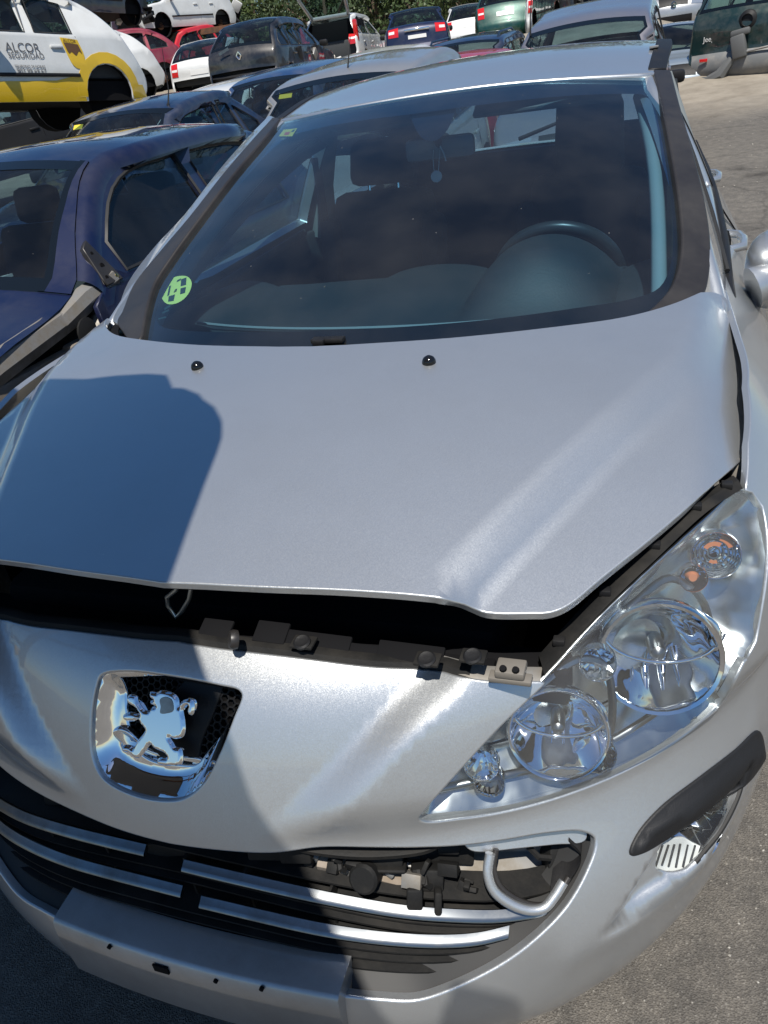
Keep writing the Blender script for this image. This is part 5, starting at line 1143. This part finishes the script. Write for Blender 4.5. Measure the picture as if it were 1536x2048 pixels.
hh = float(ps[2]-gz(ps[1], ps[0])); m = MB(); m.box((0, 0, hh/2), (.22, .22, hh)); m.obj('post', M['rust'], sd)
m = MB(); m.box((.6, .25, hh-.05), (3.4, .18, .16), rot=Rz(14)); m.obj('beam', M['rust'], sd); m = MB(); m.box((0, 0, .04), (.9, .9, .08)); m.obj('foot_plate', M['rust'], sd)
r2, *_ = build_car('scarlet_car', 'scarlet hatchback low between the wrecks, nose to the left, with a rusty front hub', pcol('scarlet', (.50, .012, .02), .05, .1), L=3.9, H=1.44, wheels=(2, 2, 2, 2), omit=('headlights', 'front_bumper'), group=G2)
pose2(r2, (352, 150, 24), (.80, .82, .30), (430, 130, 0), (.80, 2.6, .30))
w2, *_ = build_car('white_wreck', 'white wreck without its rear bumper, low beneath the black hatchback', WHITE, L=3.9, H=1.40, wheels=(0, 0, 0, 0), omit=('rear_bumper',), group=G2)
pose(w2, (412, 160), (-.1, 3.85, .55), 18.5, 192, 0)
ck, *_ = build_car('black_hatchback', 'black hatchback seen from behind without its rear bumper and wheels', BLACK, L=3.9, W=1.68, H=1.47, wheels=(0, 0, 0, 0), omit=('rear_bumper', 'taillights', 'front_bumper', 'plate'), group=G2)
pose(ck, (488, 150), (0, 3.85, .52), 15.6, 183, 0)
m = MB(); m.tube([(-.72, 3.78, .52), (0, 3.90, .50), (.72, 3.78, .52)], .05, 8); m.obj('crash_beam', M['black_plastic'], ck); scraps(ck, (0, 3.75, .36), (.6, .1, .10), 10, 4); scraps(ck, (-.74, 2.2, .6), (.05, .9, .25), 10, 5)
dm = MB()
for k in range(4): dm.tube([((0, .05)[k % 2]*(1 if k < 2 else -1), 3.93, .86+(.07 if k == 0 else -.07 if k == 2 else 0)), ((0, .05)[(k+1) % 2]*(1 if (k+1) % 4 < 2 else -1), 3.93, .86+(.07 if (k+1) % 4 == 0 else -.07 if (k+1) % 4 == 2 else 0))], .013, 5)
dm.obj('diamond_badge', M['chrome'], ck)
m = MB(); m.box((.30, 3.94, .97), (.24, .004, .05), rot=Ry(18)); m.obj('chrome_letters', M['satin_chrome'], ck)
ft, *_ = build_car('white_open_car', 'white hatchback with its tailgate standing open', WHITE, L=3.9, H=1.47, belt=.95, roof_end=3.38, rear=(3.74, 1.0), wheels=(0, 0, 0, 0), omit=('tailgate', 'rear_window', 'rear_bumper', 'plate', 'seats'), group=G2, seats=False)
pose(ft, (664, 124), (0, 3.85, .42), 20.5, 186, 0)
m = MB(); a_, b_ = Vector((0, 3.40, 1.45)), Vector((0, 4.05, 1.98)); d_ = (b_-a_)
for s in (1, -1): m.tube([a_+Vector((s*.50, 0, 0)), b_+Vector((s*.60, .0, -.1)), b_+Vector((s*.45, .05, 0))], .05, 6)
m.tube([a_+Vector((-.5, 0, 0)), a_+Vector((.5, 0, 0))], .05, 6); m.tube([b_+Vector((-.5, .05, 0)), b_+Vector((.5, .05, 0))], .06, 6); tgp = m.obj('open_tailgate', pcol('tailgate grey', (.35, .36, .36), .3, .2), ft, angle=60)
mesh_obj('rear_window', [a_+Vector((-.5, .0, 0)), a_+Vector((.5, 0, 0)), b_+Vector((.58, 0, -.05)), b_+Vector((-.58, 0, -.05))], [(0, 1, 2, 3)], M['bgglass'], tgp)
mesh_obj('tailgate_skin', [b_+Vector((-.58, 0, -.05)), b_+Vector((.58, 0, -.05)), b_+Vector((.5, .35, .15)), b_+Vector((-.5, .35, .15))], [(0, 1, 2, 3)], WHITE, tgp)
for s in (1, -1): m = MB(); m.box((s*.72, 3.72, 1.02), (.12, .14, .56), rot=Rx(-8), bev=.04); m.obj('taillight', M['taillight'], ft)
m = MB(); m.box((0, 3.75, .45), (1.5, .10, .10), bev=.02); m.obj('rear_sill', M['alu'], ft); scraps(ft, (.2, 3.8, .4), (.5, .1, .12), 8, 6)
m = MB(); m.box((0, 3.0, .93), (1.40, .9, .80), bev=.03); m.obj('luggage_bay', M['void'], ft)
fn, *_ = build_car('navy_saloon', 'navy saloon seen from behind, nose away, on the bank by the trees', NAVY, L=4.35, W=1.72, H=1.44, roof_end=2.9, rear=(3.55, 1.02), boot=(4.25, 1.02), arch=(.85, 3.5), group=G2)
pose(fn, (838, 112), (0, 4.3, .35), 19.5, 196, 0)
m = MB(); m.box((0, 4.36, .93), (.62, .02, .05), bev=.008); m.obj('chrome_strip', M['chrome'], fn)
fw, *_ = build_car('white_rear_car', 'white hatchback seen from behind, right of the navy saloon', WHITE, L=4.1, H=1.45, group=G2)
pose(fw, (938, 80), (0, 4.05, .35), 27, 192, 0)
gh_, *_ = build_car('green_car', 'teal green hatchback seen from behind, standing high above the others', GREEN, L=4.0, W=1.70, H=1.42, group=G2)
pose(gh_, (1012, 62), (0, 3.95, .35), 21, 190, 0)
st_, *_ = build_car('stacked_silver_car', 'silver car with a wide black grille facing forward on top of another', SILV, L=4.0, W=1.68, H=1.44, wheels=(0, 0, 0, 0), omit=('windscreen',), group=G2)
pose(st_, (1345, 42), (0, 0, .32), 17, 4, 0); scraps(st_, (-.7, .3, .7), (.2, .3, .2), 8, 7)
m = MB(); m.tube([(.05*math.cos(a), -.14, .62+.05*math.sin(a)) for a in [2*math.pi*i/16 for i in range(16)]], .012, 5, closed=True); m.box((0, -.14, .62), (.08, .01, .016), rot=Ry(30)); m.obj('round_badge', M['chrome'], st_)
sr, *_ = build_car('small_silver_car', 'pale silver car low beneath the stacked one, right of the people carrier', pcol('ice silver', (.40, .46, .50), .6, .2), L=3.9, H=1.40, wheels=(0, 0, 0, 0), group=G2)
pose(sr, (1345, 52), (0, 1.75, 1.38), 14.5, 4, 0)
wt, *_ = build_car('white_tailed_car', 'white hatchback seen from behind at the top edge, above the people carrier', WHITE, L=3.9, H=1.45, group=G2)
pose(wt, (1112, 30), (0, 3.85, .55), 20, 185, 0)
bw_, *_ = build_car('charred_wreck', 'stripped black wreck at the top edge above the people carrier roof', BLACK, L=4.0, wheels=(0, 0, 0, 0), omit=('bonnet', 'front_bumper', 'headlights', 'windscreen'), group=G2)
pose(bw_, (1200, 14), (0, .3, .35), 17, 20, 0); scraps(bw_, (0, .3, .55), (.7, .35, .25), 22, 8)
jp, jS, jX, _ = build_car('green_off_roader', 'dark green off-roader with grey bumpers and a broken spare wheel carrier', JGREEN, L=4.4, W=1.82, H=1.78, belt=1.15, hood=(.92, 1.12), scr=(1.30, 1.80), roof_end=4.0, rear=(4.25, 1.20), lower=mat('grey bumper plastic', (.16, .165, .165), .5, noise=(5, (.24, .23, .21), .45, .7)), arch=(.85, 3.45), trim=mat('grey strip', (.2, .2, .2), .5), omit=('plate', 'taillights'), group=G2)
pose(jp, (1474, 126), (0, 4.38, .42), 12.9, 160, 0)
JM = mat('carrier grey', (.11, .112, .11), .5)
m = MB(); m.box((-.05, 4.52, .66), (.22, .14, .34), rot=Ry(12), bev=.03); m.box((-.05, 4.50, .86), (.30, .10, .10), rot=Ry(8), bev=.03); m.obj('spare_wheel_carrier', JM, jp)
m = MB(); m.lathe([(.15, -.05), (.14, .0), (.09, .03), (.08, .0), (.02, .0)], (-.12, 4.42, 1.02), (0, 1, 0), 20); m.obj('carrier_hub', M['black_plastic'], jp)
m = MB(); m.tube([(.05, 4.50, .50), (.20, 4.56, .28), (.42, 4.55, .20), (.62, 4.48, .24)], [.06, .10, .08, .03], 8); m.obj('hanging_mudguard', JM, jp)
m = MB(); m.tube([(-.6, 4.46, .62), (-.2, 4.50, .58), (.1, 4.52, .46)], .02, 6); m.obj('loose_bar', M['alu'], jp)
m = MB(); m.box((.52, 4.49, .52), (.13, .02, .05), bev=.005); m.obj('reflector', M['taillight'], jp)
text('Jeep', .11, M['white_plastic'], (.48, 4.40, .82), (-1, 0, 0), (0, 0, 1), jp, ext=.002)
# ------------------------------------------------------------------ ground, trees, sheds' place: an added fork lift whose made-up load shades the bonnet
def ground_mat():
    m = bpy.data.materials.new('asphalt'); m.use_nodes = True; nt = m.node_tree; b = nt.nodes['Principled BSDF']; L = nt.links
    tc = nt.nodes.new('ShaderNodeTexCoord')
    def nz(sc, det=6, ro=.6): n = nt.nodes.new('ShaderNodeTexNoise'); n.inputs['Scale'].default_value = sc; n.inputs['Detail'].default_value = det; n.inputs['Roughness'].default_value = ro; L.new(tc.outputs['Object'], n.inputs['Vector']); return n
    def ramp(src, stops):
        r_ = nt.nodes.new('ShaderNodeValToRGB'); L.new(src, r_.inputs['Fac']); e = r_.color_ramp.elements
        while len(e) < len(stops): e.new(.5)
        for q, (p, c) in zip(e, stops): q.position = p; q.color = (*c, 1)
        return r_
    def mix(f, a, c, bt='MIX'):
        x = nt.nodes.new('ShaderNodeMix'); x.data_type = 'RGBA'; x.blend_type = bt
        (L.new(f, x.inputs[0]) if hasattr(f, 'links') else setattr(x.inputs[0], 'default_value', f)); L.new(a, x.inputs[6]); L.new(c, x.inputs[7]); return x.outputs[2]
    big = nz(.6, 8, .65); base = ramp(big.outputs['Fac'], [(.25, (.085, .078, .070)), (.5, (.125, .115, .102)), (.75, (.185, .170, .148))])
    vo = nt.nodes.new('ShaderNodeTexVoronoi'); vo.inputs['Scale'].default_value = 300; L.new(tc.outputs['Object'], vo.inputs['Vector'])
    grit = ramp(vo.outputs['Color'], [(.0, (.045, .042, .04)), (.6, (.13, .12, .105)), (.85, (.22, .205, .18)), (1.0, (.46, .44, .40))])
    mid = nz(14, 5, .7); col = mix(.42, base.outputs['Color'], grit.outputs['Color']); stain = ramp(mid.outputs['Fac'], [(.35, (.72, .72, .72)), (.65, (1.15, 1.13, 1.1))]); col = mix(1.0, col, stain.outputs['Color'], 'MULTIPLY')
    oil = nz(1.7, 4, .55); orp = ramp(oil.outputs['Fac'], [(.0, (1, 1, 1)), (.60, (1, 1, 1)), (.72, (.45, .44, .43))]); col = mix(1.0, col, orp.outputs['Color'], 'MULTIPLY')
    vc = nt.nodes.new('ShaderNodeTexVoronoi'); vc.feature = 'DISTANCE_TO_EDGE'; vc.inputs['Scale'].default_value = .55; wv = nt.nodes.new('ShaderNodeMix'); wv.data_type = 'RGBA'; wv.blend_type = 'ADD'; wv.inputs[0].default_value = .25; L.new(tc.outputs['Object'], wv.inputs[6]); L.new(nz(3, 5, .6).outputs['Color'], wv.inputs[7]); L.new(wv.outputs[2], vc.inputs['Vector'])
    crk = ramp(vc.outputs['Distance'], [(.0, (.35, .34, .33)), (.006, (.5, .5, .5)), (.012, (1, 1, 1))]); col = mix(.4, col, crk.outputs['Color'], 'MULTIPLY')
    # pale sand drifted over the back of the lane
    sp = nt.nodes.new('ShaderNodeSeparateXYZ'); L.new(tc.outputs['Object'], sp.inputs[0]); sw = nz(.9, 5, .6); ad = nt.nodes.new('ShaderNodeMath'); ad.operation = 'MULTIPLY_ADD'; ad.inputs[1].default_value = 3.0; L.new(sw.outputs['Fac'], ad.inputs[0]); L.new(sp.outputs['Y'], ad.inputs[2])
    mr = nt.nodes.new('ShaderNodeMapRange'); mr.inputs[1].default_value = 13.0; mr.inputs[2].default_value = 15.0; L.new(ad.outputs[0], mr.inputs[0])
    sand = ramp(nz(2.2, 7, .7).outputs['Fac'], [(.3, (.20, .17, .13)), (.7, (.34, .30, .24))]); col = mix(mr.outputs[0], col, sand.outputs['Color'])
    L.new(col, b.inputs['Base Color']); b.inputs['Roughness'].default_value = .88
    bp = nt.nodes.new('ShaderNodeBump'); bp.inputs['Strength'].default_value = .6; bp.inputs['Distance'].default_value = .006; ax = nt.nodes.new('ShaderNodeMath'); ax.operation = 'ADD'; L.new(vo.outputs['Distance'], ax.inputs[0]); L.new(nz(60, 4, .7).outputs['Fac'], ax.inputs[1]); L.new(ax.outputs[0], bp.inputs['Height']); L.new(bp.outputs['Normal'], b.inputs['Normal'])
    return m
xs_ = np.concatenate([[-900, -200, -60], np.linspace(-30, 30, 41), [60, 200, 900]]); ys_ = np.concatenate([[-300, -60], np.linspace(-12, 40, 105), [60, 120, 300, 1500]])
V = [(x, y, float(gz(y, x))) for y in ys_ for x in xs_]; nx_ = len(xs_); F = [(j*nx_+i, j*nx_+i+1, (j+1)*nx_+i+1, (j+1)*nx_+i) for j in range(len(ys_)-1) for i in range(nx_-1)]
g_ = mesh_obj('ground', V, F, ground_mat()); g_['kind'] = 'structure'
# crack across the lane, slightly recessed
m = MB(); r_ = random.Random(3)
pth = [at_z(x, y, float(gz(9.0))+.004) for x, y in ((1405, 201), (1440, 203), (1470, 200), (1500, 197), (1536, 194))]
m.tube([(p[0]+r_.uniform(-.02, .02), p[1]+r_.uniform(-.03, .03), float(gz(p[1], p[0]))+.001) for p in pth], .012, 4); cr_ = m.obj('crack', M['void']); cr_['kind'] = 'structure'
# loose grit on the tarmac
q_ = np.random.default_rng(9); m = MB()
for i in range(900):
    x, y = (q_.uniform(.3, 1.9), q_.uniform(-.35, 1.3)) if i < 650 else (q_.uniform(1.0, 4.5), q_.uniform(2, 12)); r0 = q_.uniform(.0015, .0042)*(1 if i < 650 else 2.6)
    z = float(gz(y, x)); a = q_.uniform(0, 6.28); k = q_.uniform(.6, 1.2, 6)
    P = [(x+r0*k[0]*math.cos(a), y+r0*k[0]*math.sin(a), z+r0*.3), (x-r0*k[1]*math.sin(a), y+r0*k[1]*math.cos(a), z+r0*.3), (x-r0*k[2]*math.cos(a), y-r0*k[2]*math.sin(a), z+r0*.3), (x+r0*k[3]*math.sin(a), y-r0*k[3]*math.cos(a), z+r0*.3), (x, y, z+r0*1.1), (x, y, z-r0*.3)]
    m.add(P, [(0, 1, 4), (1, 2, 4), (2, 3, 4), (3, 0, 4), (1, 0, 5), (2, 1, 5), (3, 2, 5), (0, 3, 5)])
gv = m.obj('gravel', mat('grit', (.22, .20, .17), .9, noise=(40, (.40, .38, .34), .4, .6)), None, smooth=False); gv['kind'] = 'stuff'
# trees beyond the yard
LEAF = []
for k, (c1, c2) in enumerate((((.022, .045, .010), (.075, .105, .030)), ((.030, .055, .012), (.105, .130, .040)), ((.016, .034, .010), (.050, .080, .024)))):
    lm = mat('leaves %d' % k, c1, .6, noise=(.9, c2, .35, .68)); LEAF.append(lm)
BARK = mat('bark', (.10, .075, .05), .9, bump=(12, .5, .02))
def tree_mesh(seed, h, w):
    r_ = np.random.default_rng(seed); V = []; F = []
    nb = 15; bc = np.stack([r_.normal(0, w*.28, nb), r_.normal(0, w*.28, nb), r_.uniform(h*.22, h*.88, nb)], 1); br = r_.uniform(.16, .30, nb)*w*(1.15-.5*(bc[:, 2]/h))
    for q in range(nb):
        n = int(260*(br[q]/(.22*w))**2)
        d = r_.normal(size=(n, 3)); d /= np.linalg.norm(d, axis=1)[:, None]; rad = br[q]*r_.uniform(.55, 1.12, n)[:, None]; c = bc[q]+d*rad*[1, 1, .85]
        a = r_.normal(size=(n, 3)); a /= np.linalg.norm(a, axis=1)[:, None]; b_ = np.cross(a, d+r_.normal(0, .5, (n, 3))); b_ /= np.linalg.norm(b_, axis=1)[:, None]; s_ = r_.uniform(.09, .24, n)[:, None]
        for i in range(n):
            k = len(V); V += [c[i]-a[i]*s_[i], c[i]+b_[i]*s_[i]*.55, c[i]+a[i]*s_[i], c[i]-b_[i]*s_[i]*.55]; F.append((k, k+1, k+2, k+3))
    me = bpy.data.meshes.new('crown'); me.from_pydata([tuple(v) for v in V], [], F); me.update()
    m = MB(); m.tube([(0, 0, -.3), (.05, 0, h*.25), (-.05, .05, h*.5), (0, 0, h*.8)], [w*.05, w*.04, w*.03, w*.01], 8)
    for q in range(0, nb, 2): m.tube([(0, 0, h*.25), tuple(bc[q]*[.5, .5, .75]), tuple(bc[q])], [w*.022, w*.014, w*.006], 5)
    o = m.obj('trunk', BARK, None); tm = o.data; bpy.data.objects.remove(o); return me, tm
TM = [tree_mesh(11, 9, 6.5), tree_mesh(12, 8, 7.5), tree_mesh(13, 10, 6), tree_mesh(14, 7, 7)]
marks = [(60, 'the white and yellow patrol car'), (235, 'the white lettered trade car'), (290, 'the crimson hatchback'), (400, 'the raised white hatchback'), (520, 'the black hatchback'), (650, 'the open white tailgate'), (735, 'the white car with its tailgate up'), (838, 'the navy saloon'), (935, 'the white car seen from behind'), (1012, 'the teal green hatchback'), (1112, 'the white car at the top edge'), (1200, 'the stripped black wreck'), (1345, 'the stacked silver car'), (1460, 'the dark green off-roader')]
hues = ['mid green', 'yellowish green', 'dark green']; seen = set(); r_ = random.Random(21)
for i, (px, row) in enumerate([(q, 0) for q in range(-30, 1180, 62)]+[(q, 1) for q in range(20, 1140, 92)]):
    d = r_.uniform(44, 52) if not row else r_.uniform(34, 38); pxx = px+r_.uniform(-12, 12)
    p = at_depth(pxx, 100, d); q = r_.randrange(4); s = r_.uniform(.85, 1.2)*(.62 if row else 1.12)
    if 265 < px < 330 or 450 < px < 600: s *= .70
    mk = min(marks, key=lambda a: abs(a[0]-pxx)); sd_ = 'straight behind' if abs(mk[0]-pxx) < 18 else ('behind and left of' if pxx < mk[0] else 'behind and right of')
    for k in r_.sample(range(3), 3):
        lb = '%s %s %s %s' % (hues[k], 'low bushy tree' if row else 'tall tree', sd_, mk[1])
        if lb not in seen: break
    seen.add(lb)
    t = thing('tree', lb, 'tree', (p[0], p[1], float(gz(p[1], p[0]))-.2), (0, 0, r_.uniform(0, 6.28)), group='trees along the back of the yard'); t.scale = (s*1.05, s*1.05, s)
    for nm, me, mt in (('crown', TM[q][0], LEAF[k]), ('trunk', TM[q][1], BARK)):
        o = bpy.data.objects.new(nm, me); COL.objects.link(o); o.parent = t
        if nm == 'crown':
            if not me.materials: me.materials.append(mt)
            o.material_slots[0].link = 'OBJECT'; o.material_slots[0].material = mt
# added out of view: slab on a fork lift, outlined to cast the bonnet shadow
ZT = 2.16
def sunward(P, z): return P-SUN*((P[2]-z)/SUN[2])
hp = [SH.p3(SH.pix([p]))[0] for p in ((112, 756), (170, 757), (230, 751), (290, 749), (325, 752), (332, 768), (336, 778), (360, 780), (388, 792), (397, 803), (418, 818), (431, 842), (430, 866), (420, 895), (395, 955), (360, 1045), (318, 1158))]
npz = [SF.p3(SF.pix([p]))[0] for p in ((345, 1290), (336, 1345), (452, 1488), (470, 1545), (490, 1600), (530, 1660), (565, 1700))]
bpz = [at_y(688, 1975, -.06)]
poly = [sunward(p, ZT) for p in hp+npz[2:]+bpz]  # shadow edge on bonnet and nose, carried sunward, gives the slab its outline
TB = sunward(at_y(971, 1998, -.03), ZT)  # tab added to the slab for the small oblong shadow on the bumper
pol2 = [(p[0], p[1]) for p in poly]+[(pol_x, pol_y) for pol_x, pol_y in ((TB[0]-.10, -.95), (TB[0]-.042, -.95), (TB[0]-.042, TB[1]), (TB[0]+.042, TB[1]), (TB[0]+.042, -1.1), (.45, -1.25), (-1.0, -1.3), (-1.75, -1.2), (-1.80, -.4), (-1.70, .25), (-1.35, .36))]
ld = thing('added_shade_slab', 'added slab out of view, cut to cast the bonnet shadow, made like a flattened car shell', 'shade slab', (0, 0, 0))
class Flat(Surf):
    bvh = T = G = U = Vv = ur = vr = None
    def __init__(s, z): s.z = z
    def P(s, u, v): u = np.atleast_1d(np.asarray(u, float)); v = np.broadcast_to(np.atleast_1d(np.asarray(v, float)), u.shape); return np.stack([u, v, np.full(len(u), s.z)+.02*np.sin(u*5+v*3)], -1)
panel('shade_slab_top', Flat(ZT), np.array(pol2), mat=pcol('shade slab blue', (.02, .03, .05), .3, .5), parent=ld, step=.08, th=.05, roll=.01, bstep=.012)
panel('shade_slab_base', Flat(ZT-.09), (np.array(pol2)-np.mean(pol2, 0))*.97+np.mean(pol2, 0), mat=mat('shade slab steel', (.16, .17, .19), .6, .3), parent=ld, step=.12, th=.04, roll=.01)
lt = thing('added_lift_truck', 'added yellow lift truck out of view at the left, holding up the slab that shades the bonnet', 'lift truck', (-4.1, -.75, 0), (0, 0, R(-90)))  # added only to carry the shading slab, stays out of view
YT = mat('lift truck yellow', (.55, .33, .02), .45)
m = MB(); m.box((0, -.6, .75), (1.1, 1.9, .8), bev=.08); m.box((0, -1.35, 1.15), (1.1, .5, .5), bev=.08); m.obj('chassis', YT, lt)
m = MB()
for x in (-.35, .35): m.box((x, .55, 1.35), (.10, .14, 2.6))
for z in (.4, 1.3, 2.6): m.box((0, .55, z), (.8, .08, .10))
m.obj('mast', M['rust'], lt)
for x in (-.3, .3):
    m = MB(); m.box((x, 1.75, ZT-.16), (.10, 2.3, .04), bev=.004); m.box((x, .66, ZT+.05), (.10, .05, .5), bev=.004); m.obj('fork', M['rust'], lt)
for x in (-.5, .5):
    for y in (.1, -1.2): wheel(lt, (x, y, .33), r=.33, side=1 if x > 0 else -1)
m = MB()
for x in (-.45, .45):
    for y in (.2, -1.1): m.tube([(x, y, 1.1), (x*.9, y-.05, 2.1)], .03, 6)
m.box((0, -.5, 2.12), (1.0, 1.3, .04), bev=.01); m.obj('cab_guard', M['black_plastic'], lt)
m = MB(); m.box((0, -.75, 1.28), (.5, .5, .12), bev=.04); m.box((0, -1.0, 1.55), (.5, .1, .5), bev=.04); m.obj('seat', M['seat'], lt)
